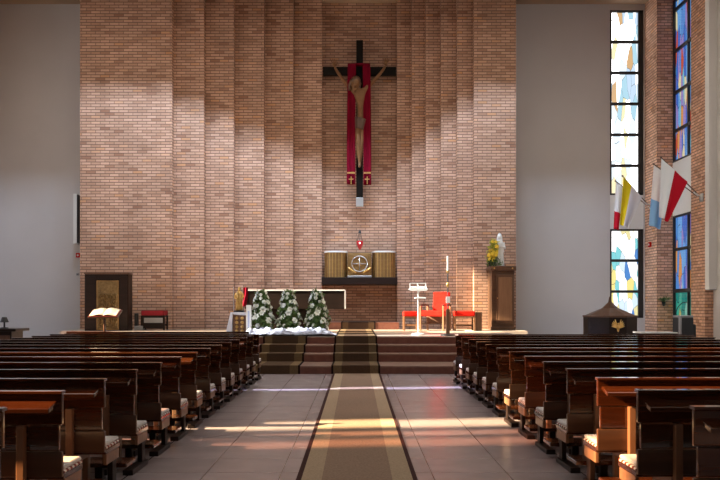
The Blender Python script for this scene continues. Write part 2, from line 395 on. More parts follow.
G_UP = glass_mat('glass_pale', [(0, Wc), (0.30, dimmed((0.80, 0.92, 1.0), 0.42)), (0.44, Wc), (0.56, dimmed((0.62, 0.80, 1.0), 0.36)), (0.66, Wc), (0.76, dimmed((1.0, 0.90, 0.55), 0.38)), (0.84, dimmed((0.95, 0.60, 0.30), 0.28)), (0.90, dimmed((0.5, 0.8, 0.95), 0.34))], (6.0, 1.5, 1), WIN_GLOW, 0.012, 2.3)
G_LOW = glass_mat('glass_yellow', [(0, dimmed(Wc, 0.5)), (0.22, dimmed(py_, 0.36)), (0.40, dimmed(pb, 0.38)), (0.52, dimmed(aq, 0.34)), (0.64, dimmed(Wc, 0.6)), (0.74, dimmed((0.9, 0.8, 0.40), 0.36)), (0.84, dimmed(bl, 0.3)), (0.90, dimmed(Wc, 0.45))], (6.5, 2.0, 1), WIN_GLOW, 0.012, 5.1)
G_NAVE = glass_mat('glass_nave', [(0, Wc), (0.25, dimmed(py_, 0.7)), (0.40, dimmed(pb, 0.7)), (0.52, dimmed(aq, 0.6)), (0.64, Wc), (0.74, dimmed((0.9, 0.8, 0.40), 0.7)), (0.84, dimmed(bl, 0.7)), (0.90, Wc)], (3.5, 1.2, 1), RIGHT_GLOW*1.6, 0.012, 3.7)
G_SIDE = glass_mat('glass_deep', [(0, (0.05, 0.16, 0.62)), (0.22, (0.16, 0.42, 0.85)), (0.40, (0.34, 0.26, 0.62)), (0.54, (0.62, 0.10, 0.05)), (0.64, (0.75, 0.32, 0.10)), (0.74, (0.10, 0.30, 0.75)), (0.86, (0.20, 0.58, 0.75)), (0.94, (0.85, 0.75, 0.45))], (7.0, 1.3, 1), 0.75, 0.015, 8.4)
G_GREEN = glass_mat('glass_green', [(0, (0.02, 0.30, 0.26)), (0.35, (0.06, 0.50, 0.36)), (0.6, (0.04, 0.22, 0.42)), (0.8, (0.30, 0.66, 0.52)), (0.93, (0.6, 0.55, 0.2))], (5, 1.6, 1), 0.6, 0.02, 1.2)
stained_window('window_1', G_UP, FY, GX0, GX1, az(195, FY), az(10, FY), [az(y, FY) for y in (41.5, 72.5, 103.5, 134.5, 165.5)])
stained_window('window_2', G_LOW, FY, GX0, GX1, az(318, FY), az(229, FY), [az(y, FY) for y in (260.5, 291.5)])
struct(MB().box(GX0, GX1, FY+0.02, FY+0.25, az(229, FY), az(195, FY)), 'trim_1', PAINT)
ysm = (PY1+PY2)/2
stained_window('window_3', G_SIDE, PX2, PY2, PY1, az(158, PY2)+0.1, CEILZ-0.3, [az(y, PY1) for y in (-36, 11.5, 52.5, 94, 132)], axis='x', mull=(PY2+0.32,))
stained_window('window_4', G_SIDE, PX2, PY2, PY1, az(291, PY1), az(211, PY2), [az(250, PY1)], axis='x', mull=(PY2+0.32,))
for k, (a, b) in enumerate(RSLITS):
    stained_window(f'window_{40+k}', G_NAVE, PX3, a, b, 1.6, 10.6, [2.8, 4.1, 5.4, 6.7, 8.0, 9.3], axis='x', mull=((a+b)/2,))
stained_window('window_5', G_GREEN, PX2, PY2, PY1, az(336, PY1), az(291, PY1), [], axis='x', mull=(PY2+0.32,))
struct(MB().box(PX2+0.02, PX2+0.3, PY2, PY1, az(211, PY2), az(158, PY2)+0.1), 'trim_2', PAINT)

# left side wall (beyond the frame) with the slit windows that let the sun in
SLITS = [(-2.5, -1.6, (0.6, 0.45, 0.35)), (0.6, 1.3, (0.6, 0.45, 0.3)), (3.45, 4.35, (0.85, 0.64, 0.45)), (6.3, 6.75, (0.50, 0.34, 0.26)), (7.0, 7.2, (0.7, 0.50, 0.40)),
         (7.55, 8.15, (1.0, 0.88, 0.70)), (8.6, 9.9, (0.13, 0.11, 0.11)), (10.2, 11.5, (0.15, 0.13, 0.135)), (11.8, 12.07, (0.78, 0.80, 1.0)), (12.3, 14.2, (0.11, 0.11, 0.13)), (15.0, 15.45, (0.85, 0.70, 0.56), 5.2), (17.75, 18.5, (0.85, 0.85, 0.85)), (18.8, 19.5, (0.14, 0.16, 0.22)), (19.8, 21.5, (1.0, 0.94, 0.82)), (21.5, 22.3, (1.0, 0.94, 0.82), 9.6), (22.42, 23.08, (1.0, 0.95, 0.84), 10.7, 6.2), (23.16, 23.40, (0.42, 0.40, 0.36), 11.2, 6.2)]  # faint mid-nave slits added to brighten the floor; slit heights cut to shape sun patches
wl = MB(); yprev = -5.0; ZW0, ZW1 = 1.6, 10.6
for a, b, t, *zz in SLITS:
    ZW1 = zz[0] if zz else 10.6; ZW0 = zz[1] if len(zz) > 1 else 1.6
    wl.box(WX-0.3, WX, yprev, a, 0, CEILZ); wl.box(WX-0.3, WX, a, b, 0, ZW0); wl.box(WX-0.3, WX, a, b, ZW1, CEILZ); yprev = b
wl.box(WX-0.3, WX, yprev, 27, 0, CEILZ)
struct(wl, 'wall_left', PLASTER)
for k, (a, b, t, *zz) in enumerate(SLITS):
    struct(MB().box(WX-0.16, WX-0.15, a, b, zz[1] if len(zz) > 1 else 1.6, zz[0] if zz else 10.6), f'window_{6+k}', sun_glass(f'tinted_glass_{k}', t, ALTAR_GLOW if a > 16 else NAVE_GLOW))

# ------------------------------------------------------------------ sanctuary steps
DX0, DX1 = ax(80, 24.9), ax(516, 24.9)
RISE = [(16.47, 0.165), (17.70, 0.340), (18.23, 0.508), (18.86, 0.674)]
DZ = 0.674
SX_L, SX_R, YBK = -7.05, 4.1, 23.2
for i, (y0, z) in enumerate(RISE):
    zb = 0 if i == 0 else RISE[i-1][1]
    if i < 3:
        struct(MB().box(SX_L, SX_R, y0, YBK, zb, z-0.024), f'floor_step_{i+1}', STONE, bevel=0.004)
        struct(MB().box(SX_L, SX_R, y0, RISE[i+1][0], z-0.024, z), f'floor_tread_{i+1}', TREAD, bevel=0.004)
    else:
        struct(MB().box(SX_L, SX_R, y0, YBK, zb-0.024, z), 'floor_sanctuary', DAISTOP, bevel=0.004)
struct(MB().box(DX0+0.001, DX1-0.001, YBK, 24.9, 0, DZ), 'floor_sanctuary_back', DAISTOP, bevel=0.004)
# front edge of the top step is the darker red marble
struct(MB().box(NX0+0.005, NX1-0.005, 24.72, 26.4, DZ, 0.89), 'floor_niche_step', STONE, bevel=0.008)
struct(MB().box(SX_L, SX_R, 18.845, 18.86, 0.508, 0.66), 'trim_3', STONE)

# runners
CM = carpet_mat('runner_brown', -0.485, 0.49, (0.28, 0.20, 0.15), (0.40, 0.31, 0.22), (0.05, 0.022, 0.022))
cr = MB(); cr.box(-0.485, 0.49, -1.0, 16.455, 0.0, 0.012)
tag(cr.build('carpet_runner', CM), 'long brown carpet runner with beige bands along the tiled aisle floor', 'carpet')
def stair_carpet(name, px0, px1, mat, ytop, label):
    x0, x1 = ax(px0, 17.7), ax(px1, 17.7); t = 0.012
    mb = MB(); prof = []
    z = 0.0
    for (y0, zt) in RISE:
        yf = y0-t-(0.015 if zt == RISE[3][1] else 0)
        prof.append((yf, z+(0.0 if not prof else t))); prof.append((yf, zt+t)); z = zt
    prof.append((ytop, DZ+t)); 
    under = []
    z = 0.0
    for (y0, zt) in RISE:
        yf = y0-(0.015 if zt == RISE[3][1] else 0)
        under.append((yf, z)); under.append((yf, zt)); z = zt
    under.append((ytop, DZ))
    # strip of quads between outer and inner profile
    def ring(x): return [mb.bm.verts.new((x, y, zz)) for y, zz in prof], [mb.bm.verts.new((x, y, zz)) for y, zz in under]
    a, b = ring(x0), ring(x1); n = len(prof)
    for i in range(n-1):
        mb.face([a[0][i], b[0][i], b[0][i+1], a[0][i+1]]); mb.face([a[1][i], a[1][i+1], b[1][i+1], b[1][i]])
        mb.face([a[0][i], a[0][i+1], a[1][i+1], a[1][i]]); mb.face([b[0][i], b[1][i], b[1][i+1], b[0][i+1]])
    for i in (0, n-1): mb.face([a[0][i], a[1][i], b[1][i], b[0][i]])
    return tag(mb.build(name, mat), label, 'carpet')
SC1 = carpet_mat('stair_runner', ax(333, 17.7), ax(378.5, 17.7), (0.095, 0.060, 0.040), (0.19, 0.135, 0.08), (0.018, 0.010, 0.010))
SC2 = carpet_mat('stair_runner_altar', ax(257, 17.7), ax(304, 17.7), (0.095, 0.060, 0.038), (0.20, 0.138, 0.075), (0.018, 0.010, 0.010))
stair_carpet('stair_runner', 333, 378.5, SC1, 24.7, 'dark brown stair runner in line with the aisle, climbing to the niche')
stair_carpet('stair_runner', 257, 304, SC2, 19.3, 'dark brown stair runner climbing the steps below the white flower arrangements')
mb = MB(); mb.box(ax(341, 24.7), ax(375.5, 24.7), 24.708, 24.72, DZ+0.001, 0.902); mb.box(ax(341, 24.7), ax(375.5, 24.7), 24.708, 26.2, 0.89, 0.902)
tag(mb.build('carpet_piece', carpet_mat('niche_carpet', ax(341, 24.7), ax(375.5, 24.7), (0.05, 0.028, 0.02), (0.10, 0.06, 0.035), (0.02, 0.012, 0.012))), 'short dark carpet over the step inside the brick niche under the tabernacle', 'carpet')

# ------------------------------------------------------------------ pews
ORD = ['first', 'second', 'third', 'fourth', 'fifth', 'sixth', 'seventh', 'eighth', 'ninth', 'tenth', 'eleventh', 'twelfth', 'thirteenth', 'fourteenth']
def make_pew(s, L, kneel=True):
    """aisle end at x=0, runs to x=s*L; back plane at y=0, seat towards +y (the altar)"""
    t = thing('pew', 'dark wooden pew', 'pew')
    X = lambda a: s*a
    MB().box(X(0), X(L), 0, 0.032, 0.655, 0.85).build('backrest_board', WOOD, t, bevel=0.006)
    MB().box(X(-0.005), X(L+0.005), -0.018, 0.05, 0.85, 0.868).build('top_rail', WOODTOP, t, bevel=0.003)
    MB().box(X(0.02), X(L-0.02), 0, 0.030, 0.491, 0.650).build('backrest_board', WOOD, t, bevel=0.006)
    MB().box(X(0), X(L), 0, 0.030, 0.325, 0.486).build('backrest_board', LOWWOOD, t, bevel=0.006)
    sh = MB(); pts = [(-0.135, 0.742), (0.0, 0.775), (0.0, 0.805), (-0.135, 0.772)]
    a = [sh.bm.verts.new((X(0.03), y, z)) for y, z in pts]; b = [sh.bm.verts.new((X(L-0.03), y, z)) for y, z in pts]
    sh.face(a); sh.face(b[::-1])
    for i in range(4): sh.face([a[i], b[i], b[(i+1) % 4], a[(i+1) % 4]])
    sh.build('book_shelf', WOOD, t, bevel=0.005)
    for a in (0.245, L/2, L-0.245):
        MB().box(X(a-0.025), X(a+0.025), -0.050, -0.001, 0.05, 0.655).build('leg', TAN, t, bevel=0.005)
        MB().box(X(a-0.02), X(a+0.02), 0.031, 0.36, 0.235, 0.304).build('seat_bracket', TAN, t, bevel=0.004)
        MB().box(X(a-0.03), X(a+0.03), -0.10, 0.38, 0.0, 0.05).build('foot_rail', BLACKWOOD, t, bevel=0.006)
        MB().box(X(a-0.022), X(a+0.022), 0.30, 0.36, 0.05, 0.235).build('seat_leg', TAN, t, bevel=0.004)
    MB().box(X(0.0), X(0.085), -0.10, 0.385, 0.0, 0.045).build('end_foot', BLACKWOOD, t, bevel=0.006)
    MB().box(X(0.02), X(0.06), 0.26, 0.36, 0.045, 0.305).build('end_post', BLACKWOOD, t, bevel=0.005)
    MB().box(X(0), X(L), 0.032, 0.385, 0.305, 0.342).build('seat', WOOD, t, bevel=0.006)
    MB().box(X(0.0), X(0.025), 0.05, 0.36, 0.225, 0.304).build('seat_end', TAN, t, bevel=0.004)
    if kneel:
        k = MB().box(X(-0.05), X(L-0.15), -0.448, -0.185, 0.135, 0.17).build('kneeler', WOOD, t, bevel=0.006)
        for a in (0.22, L-0.4):
            MB().box(X(a-0.03), X(a+0.03), -0.30, -0.24, 0.02, 0.135).build('kneeler_post', BLACKWOOD, k, bevel=0.004)
            MB().box(X(a-0.03), X(a+0.03), -0.40, -0.20, 0.0, 0.02).build('kneeler_foot', BLACKWOOD, k)
            MB().box(X(a-0.02), X(a+0.02), -0.185, -0.0, 0.14, 0.16).build('kneeler_arm', BLACKWOOD, k)
    return t
PADW = mottled('pad_linen', (0.52, 0.51, 0.52), (0.60, 0.59, 0.60), (20, 20, 20), 0.9)
PADTRIM = M('pad_piping', (0.75, 0.73, 0.70), 0.8)
tcn = nd(PADTRIM, 'ShaderNodeTexCoord'); wv = nd(PADTRIM, 'ShaderNodeTexWave', bands_direction='DIAGONAL'); wv.inputs['Scale'].default_value = 9
rr_ = ramp(PADTRIM, [(0, (0.75, 0.73, 0.70)), (0.5, (0.20, 0.03, 0.02))], 'CONSTANT')
lk(PADTRIM, tcn.outputs['Object'], wv.inputs['Vector']); lk(PADTRIM, wv.outputs['Fac'], rr_.inputs[0]); lk(PADTRIM, rr_.outputs[0], bsdf(PADTRIM).inputs['Base Color'])
def make_pad(s, L):
    t = thing('seat_pad', 'white seat pad', 'seat pad')
    MB().box(s*0.004, s*(L-0.02), 0.045, 0.38, 0.3585, 0.390).build('cushion', PADW, t, bevel=0.016)
    MB().box(s*0.002, s*(L-0.018), 0.042, 0.384, 0.3435, 0.360).build('striped_border', PADTRIM, t, bevel=0.003)
    return t
SIDE = {-1: 'on the book-stand side', 1: 'on the flag side'}
def rows(s, x0, L, ys):
    n = len(ys); p0 = make_pew(s, L); c0 = make_pad(s, L)
    for i, y in enumerate(ys):
        p = p0 if i == 0 else copy_tree(p0); c = c0 if i == 0 else copy_tree(c0)
        p.location = (x0, y, 0); c.location = (x0, y, 0)
        r = ORD[n-1-i]
        p['label'] = f'dark varnished pew {SIDE[s]}, {r} row counted from the steps'; p['group'] = 'pews ' + SIDE[s]
        c['label'] = f'white seat pad on the {r} pew from the steps, {SIDE[s]}'; c['group'] = 'seat pads ' + SIDE[s]
LEFT_Y = [4.17+0.843*k for k in range(14)]
RIGHT_Y = [4.24+0.85*k for k in range(13)]
rows(-1, -1.845, 3.95, LEFT_Y); rows(1, 1.79, 4.3, RIGHT_Y)
def front_desk(s, x0, L, y, h, side):
    t = thing('prayer_desk', f'low dark prayer desk {side}, before the front pew by the steps', 'prayer desk', (x0, y, 0))
    X = lambda a: s*a
    MB().box(X(0), X(L), 0, 0.03, 0.12, h).build('panel', WOOD, t, bevel=0.006)
    MB().box(X(0.02), X(L-0.02), -0.17, 0, h-0.07, h-0.035).build('book_shelf', WOOD, t, bevel=0.005)
    for a in (0.05, L/2, L-0.05):
        MB().box(X(a-0.03), X(a+0.03), -0.06, -0.001, 0, h-0.07).build('leg', TAN, t, bevel=0.005)
    k = MB().box(X(0.0), X(L-0.1), -0.448, -0.185, 0.135, 0.17).build('kneeler', WOOD, t, bevel=0.006)
    for a in (0.22, L-0.4):
        MB().box(X(a-0.03), X(a+0.03), -0.30, -0.24, 0.0, 0.135).build('kneeler_post', BLACKWOOD, k, bevel=0.004)
        MB().box(X(a-0.02), X(a+0.02), -0.185, -0.0, 0.14, 0.16).build('kneeler_arm', BLACKWOOD, k)
front_desk(-1, -2.15, 3.65, 15.98, 0.89, SIDE[-1]); front_desk(1, 1.95, 4.35, 15.31, 0.86, SIDE[1])

# ------------------------------------------------------------------ crucifix in the niche
cy = 26.05
t = thing('crucifix', 'large dark wooden crucifix with a carved crucified figure in the niche', 'crucifix', (0, 0, 0))
MB().box(ax(356.3, cy), ax(363, cy), cy, cy+0.14, az(206, cy), az(40, cy)).build('upright_beam', BEAM, t, bevel=0.012)
MB().box(ax(322.8, cy), ax(396.2, cy), cy+0.02, cy+0.16, az(75, cy), az(66.5, cy)).build('crossbar', BEAM, t, bevel=0.012)
MB().box(ax(356, cy), ax(363.3, cy), cy-0.01, cy+0.15, az(206.5, cy), az(197.5, cy)).build('metal_foot_cap', STEEL, t, bevel=0.008)
MB().box(ax(357, cy), ax(362.4, cy), cy+0.14, 26.399, az(130, cy), az(126, cy)).build('wall_bracket', IRON, t)
MB().box(ax(357, cy), ax(362.4, cy), cy+0.14, 26.399, az(48, cy), az(44, cy)).build('wall_bracket', IRON, t)
fy = cy-0.12
def J(px, py, r, dy=0.0): return (at(px, py, fy+dy*0.7), tuple(0.72*q for q in r) if isinstance(r, tuple) else 0.74*r)
joints = [J(360, 124, (0.20, 0.17)),            # 0 pelvis
          J(360.6, 114, (0.185, 0.15)), J(360.5, 104, (0.225, 0.17), -0.03), J(359.6, 95, (0.255, 0.18), -0.05), J(358.6, 89.5, (0.16, 0.13), -0.05),  # 1-4 spine
          J(357.2, 86.5, 0.085, -0.08),                # 5 neck
          J(352.5, 90.5, 0.125, -0.04), J(342, 79, 0.085, 0.02), J(336.6, 70.5, 0.062, 0.06), J(334.6, 66.5, 0.055, 0.08),   # 6-9 arm
          J(365.5, 89, 0.125, -0.04), J(376, 78.5, 0.085, 0.02), J(383.4, 69.5, 0.062, 0.06), J(385.6, 65.5, 0.055, 0.08),   # 10-13
          J(357.6, 130, 0.150, -0.02), J(358.0, 144, 0.105, -0.14), J(358.6, 155, 0.088, -0.06), J(359.2, 163, 0.058, 0.0), J(359.4, 167.5, 0.05, -0.10),  # 14-18
          J(362.2, 130, 0.150, -0.01), J(361.6, 143, 0.105, -0.10), J(360.6, 155, 0.088, 0.02), J(360.0, 162.5, 0.058, 0.06), J(360.0, 167, 0.05, -0.02)]    # 19-23
ed = [(0, 1), (1, 2), (2, 3), (3, 4), (4, 5), (3, 6), (6, 7), (7, 8), (8, 9), (3, 10), (10, 11), (11, 12), (12, 13),
      (0, 14), (14, 15), (15, 16), (16, 17), (17, 18), (0, 19), (19, 20), (20, 21), (21, 22), (22, 23)]
body = skin('carved_figure', joints, ed, CARVED, t)
hd = at(355.4, 83.2, fy-0.16)
mb = MB(); hr = Euler((0.35, 0.22, 0.25))
mb.ell(hd, (0.135, 0.155, 0.19), hr, 16, 10)
q = hr.to_matrix()
mb.ell(hd+q @ Vector((0, -0.165, -0.02)), (0.022, 0.04, 0.05), hr)                       # nose
mb.ell(hd+q @ Vector((0, -0.10, -0.175)), (0.075, 0.07, 0.09), hr)                      # bearded chin
for e in (-1, 1):
    mb.ell(hd+q @ Vector((e*0.055, -0.145, 0.02)), (0.025, 0.015, 0.013), hr); mb.ell(hd+q @ Vector((e*0.145, 0.0, -0.01)), (0.02, 0.035, 0.05), hr)
mb.ell(hd+q @ Vector((0, -0.152, -0.095)), (0.04, 0.015, 0.012), hr)
mb.build('head', CARVED, body, smooth=True)
mb = MB(); mb.ell(hd+q @ Vector((0, 0.04, 0.05)), (0.165, 0.165, 0.19), hr, 16, 10)
for e in (-1, 1): mb.tube([hd+q @ Vector((e*0.13, 0.03, 0.06)), hd+q @ Vector((e*0.155, 0.03, -0.12)), hd+q @ Vector((e*0.13, 0.0, -0.28))], [0.06, 0.055, 0.02])
mb.build('hair', MIDWOOD, body, smooth=True)
for e, (hx, hy) in ((-1, (334.2, 65.6)), (1, (386.0, 64.6))):
    h0 = at(hx, hy, fy+0.07); mb = MB()
    mb.ell(h0+Vector((0, 0, 0.03)), (0.06, 0.03, 0.075), None, 12, 8)
    for k, (dx, ln) in enumerate(((-0.048, 0.12), (-0.016, 0.15), (0.016, 0.14), (0.046, 0.11))):
        b0 = h0+Vector((dx, 0, 0.07)); mb.tube([b0, b0+Vector((dx*0.5+e*0.01, -0.02, ln*0.55)), b0+Vector((dx*0.8+e*0.02, -0.065, ln*0.9))], [0.017, 0.016, 0.011], 8)
    mb.tube([h0+Vector((-e*0.04, 0, 0.0)), h0+Vector((-e*0.095, -0.02, 0.05)), h0+Vector((-e*0.10, -0.045, 0.11))], [0.021, 0.019, 0.012], 8)
    mb.build('hand', CARVED, body, smooth=True)
mb = MB()
def loin(u, v):
    a = 2*PI*u; rx = 0.20-0.02*v+0.018*math.sin(7*a+3*v); ry = 0.17+0.02*math.sin(6*a)
    return at(360+1.5*math.sin(a)*v, 119.5+11*v+1.6*math.sin(a+0.8), fy)+Vector((rx*math.cos(a), ry*math.sin(a), 0))
mb.sheet(loin, 40, 8); mb.build('loincloth', MIDWOOD, body, smooth=True, solid=0.02)
MB().ell(at(359.7, 166, fy+0.02), (0.02, 0.16, 0.02)).build('nail', IRON, t)
# red cloth draped over the crossbar
def stole_side(px0, px1, bot, ph):
    def fn(u, v):
        px = px0+(px1-px0)*u + (1-v)**3*(0.9 if px0 < 350 else -0.9)
        y = cy-0.20-0.03*math.sin(2.6*PI*u+ph)*min(1, 0.25+v)
        return at(px, 65.5+(bot-65.5)*v, cy)+Vector((0, y-cy, 0))
    return fn
t = thing('red_stole', 'long crimson cloth with gold crosses hung over the arms of the crucifix', 'cloth', (0, 0, 0))
for px0, px1, bot, ph in ((347, 355.2, 185.5, 0.3), (363.4, 371, 186, 1.2)):
    o = MB().sheet(stole_side(px0, px1, bot, ph), 14, 30).build('cloth_end', CRIMSON, t, smooth=True, solid=0.02)
    yy = cy-0.26; pc = (px0+px1)/2
    def strip(y0, y1, x0, x1): return MB().box(ax(x0, yy), ax(x1, yy), yy, yy+0.02, az(y1, yy), az(y0, yy))
    strip(172, 173.6, px0+0.2, px1-0.2).build('gold_band', GOLD, o)
    cx_ = strip(176.5, 184, pc-0.45, pc+0.45); cx_.box(ax(pc-2.4, yy), ax(pc+2.4, yy), yy, yy+0.02, az(179.6, yy), az(178.6, yy)); cx_.build('gold_cross', GOLD, o)
MB().box(ax(347.8, cy), ax(370.2, cy), cy-0.22, cy+0.2, az(66.3, cy), az(65.2, cy)).build('cloth_fold', CRIMSON, t, bevel=0.008)

# ------------------------------------------------------------------ tabernacle ledge
ly = 25.75
lz0, lz1 = az(284.5, ly), az(277.3, ly)
lx0, lx1 = NX0+0.005, NX1-0.005
o = MB().box(lx0, lx1, ly, 26.399, lz0, lz1).build('stone_ledge', BLACKWOOD, bevel=0.01)
tag(o, 'black ledge across the niche carrying the brass tabernacle', 'ledge')
for px0, px1, lab in ((324.5, 347, 'half-round brass drum beside the tabernacle, on the ambo side'), (372.3, 395.5, 'half-round brass drum beside the tabernacle, on the red chair side')):
    yc = 26.2; x0, x1 = ax(px0, 26.0), ax(px1, 26.0); r = (x1-x0)/2; xc = (x0+x1)/2
    t = thing('brass_drum', lab, 'candle drum', (xc, yc, lz1), 0, 'brass drums flanking the tabernacle')
    H = az(252.5, 26.0)-lz1
    MB().lathe([(r, 0), (r, H)], n=30, a0=PI, a1=2*PI, sy=0.85).build('body', BRASS, t, smooth=False)
    MB().lathe([(r*1.03, 0), (r*1.03, 0.05)], (0, 0, H), n=30, a0=PI, a1=2*PI, sy=0.85).build('lid', PAINT, t)  # white lid colour stands for the light on the drum top
    for k in range(11):
        a = PI+PI*(k+0.5)/11
        MB().box(-0.006, 0.006, -0.006, 0.004, 0.01, H-0.01).build('rib', GOLD, t, loc=(r*math.cos(a), 0.85*r*math.sin(a), 0), rot=(0, 0, a-PI/2))
yt = 25.92
t = thing('tabernacle', 'square brass tabernacle with a round engraved disc on its doors', 'tabernacle', (ax(359.5, yt), yt, lz1))
W2 = (ax(372, yt)-ax(347.3, yt))/2-0.012; TH = az(252.8, yt)-lz1
MB().box(-W2, W2, 0, 0.42, 0, TH).build('body', BRASS, t, bevel=0.012)
MB().box(-W2*1.0, W2*1.0, -0.06, 0.42, 0.0, 0.06).build('plinth', STEEL, t, bevel=0.008)
for s in (-1, 1):
    d = MB().box(s*0.01, s*(W2-0.06), -0.02, 0, 0.10, TH-0.06).build('door', BRASS, t, bevel=0.006)
    MB().box(s*0.03, s*0.05, -0.05, -0.02, TH*0.45, TH*0.6).build('handle', GOLD, d, bevel=0.004)
mb = MB(); ring = [Vector((0.25*math.cos(a), -0.035, TH*0.55+0.25*math.sin(a))) for a in [2*PI*i/32 for i in range(33)]]; mb.tube(ring, 0.018, 8)
mb.box(-0.012, 0.012, -0.045, -0.02, TH*0.55-0.2, TH*0.55+0.2); mb.box(-0.2, 0.2, -0.045, -0.02, TH*0.55-0.012, TH*0.55+0.012)
mb.build('round_emblem', STEEL, t, smooth=True)
for s in (-1, 1):
    mb = MB()
    for k in range(4): mb.ell((s*(0.16+0.055*k), -0.03, 0.18+0.035*k), (0.07, 0.02, 0.03), Euler((0, -s*0.6, 0)))
    mb.build('wheat_relief', GOLD, t, smooth=True)
# hanging sanctuary lamp
yl = 26.05
t = thing('sanctuary_lamp', 'small red sanctuary lamp hanging over the tabernacle', 'lamp', (ax(359.8, yl), yl, az(250, yl)))
sc_ = yl/F
MB().lathe([(0.01, 0), (0.05, 0.06), (0.10, 0.16), (0.115, 0.26), (0.10, 0.30)], n=20).build('glass', LAMPRED, t, smooth=True)
MB().ell((0, -0.10, 0.22), (0.028, 0.03, 0.032)).build('flame', FLAME, t, smooth=True)
for k in range(3):
    a = 2*PI*k/3+0.5; MB().tube([(0.10*math.cos(a), 0.10*math.sin(a), 0.29), (0.02*math.cos(a), 0.02*math.sin(a), 0.56)], 0.008, 6).build('chain', IRON, t)
mb = MB(); mb.lathe([(0.05, 0.54), (0.045, 0.58), (0.012, 0.66)], n=14); mb.box(-0.012, 0.012, 0.0, 0.348, 0.62, 0.645); mb.build('bracket', IRON, t)

# ------------------------------------------------------------------ altar
ya = 21.6
altx0, altx1 = ax(244.5, ya), ax(344.3, ya)
zt, zb_ = az(290.3, ya), az(309, ya)
t = thing('altar', 'long dark wooden altar with an overhanging slab behind white flowers', 'altar', ((altx0+altx1)/2, ya, DZ))
hw = (altx1-altx0)/2
MB().box(-hw, hw, 0, 1.0, zb_-DZ, zt-DZ-0.002).build('slab', BLACKWOOD, t, bevel=0.01)
MB().box(-hw+0.15, ax(327, ya)-(altx0+altx1)/2, 0.15, 0.9, 0, zb_-DZ).build('base', BLACKWOOD, t, bevel=0.01)
mb = MB(); T = 0.004; z1 = zt
mb.box(altx0-0.02, altx1+0.02, ya-0.02, ya+1.02, z1, z1+T+0.016); mb.box(altx1+0.008, altx1+0.03, ya-0.02, ya+1.02, zb_+0.0, z1+T)
mb.box(altx0-0.03, altx0-0.008, ya-0.02, ya+1.02, zb_+0.2, z1+T); mb.box(altx0-0.02, altx1+0.02, ya-0.02, ya-0.005, z1-0.012, z1)
tag(mb.build('altar_cloth', WHITE), 'white cloth covering the altar top and falling over its end', 'altar cloth')

# ------------------------------------------------------------------ flower arrangements
def rose(col=PETAL):
    mb = MB(); mb.ell((0, 0, 0), 0.032, None, 10, 7)
    for ring_, (rr, n, zz) in enumerate(((0.034, 5, 0.004), (0.026, 4, 0.018))):
        for k in range(n):
            a = 2*PI*k/n+ring_*0.6
            mb.ell((rr*math.cos(a), rr*math.sin(a), zz), (0.012, 0.026, 0.026), Euler((0, -0.35, a)), 8, 5)
    return mb
def lily():
    mb = MB()
    for k in range(6):
        a = 2*PI*k/6; c, s_ = math.cos(a), math.sin(a); w_ = 0.027
        pts = [(0.008, 0.0, 0.4), (0.035, 0.03, 1.0), (0.055, 0.042, 0.9), (0.075, 0.03, 0.1)]
        L_, R_ = [], []
        for r_, z_, ww in pts:
            L_.append(mb.bm.verts.new((r_*c-ww*w_*s_, r_*s_+ww*w_*c, z_))); R_.append(mb.bm.verts.new((r_*c+ww*w_*s_, r_*s_-ww*w_*c, z_)))
        for i in range(3): mb.face([L_[i], L_[i+1], R_[i+1], R_[i]])
    mb.cyl((0, 0, -0.04), (0, 0, 0.01), 0.006, 0.012, 8)
    return mb
def leafy(mb, c, n, r, size, up=0.3, shape=None):
    for k in range(n):
        d = Vector((random.gauss(0, 1), random.gauss(0, 1), random.gauss(0, 1)+up)).normalized()
        p = shape(k/n) if shape else Vector(c)+Vector((r*random.uniform(-1, 1), r*random.uniform(-1, 1), r*random.uniform(-1, 1)))
        sd_ = d.orthogonal().normalized(); L_ = size*random.uniform(0.7, 1.3); w_ = L_*0.22
        tip = p+d*L_; mid = p+d*L_*0.5
        v = [mb.bm.verts.new(x) for x in (p, mid+sd_*w_, tip, mid-sd_*w_)]
        mb.face(v)
ROSE_ME = LILY_ME = None
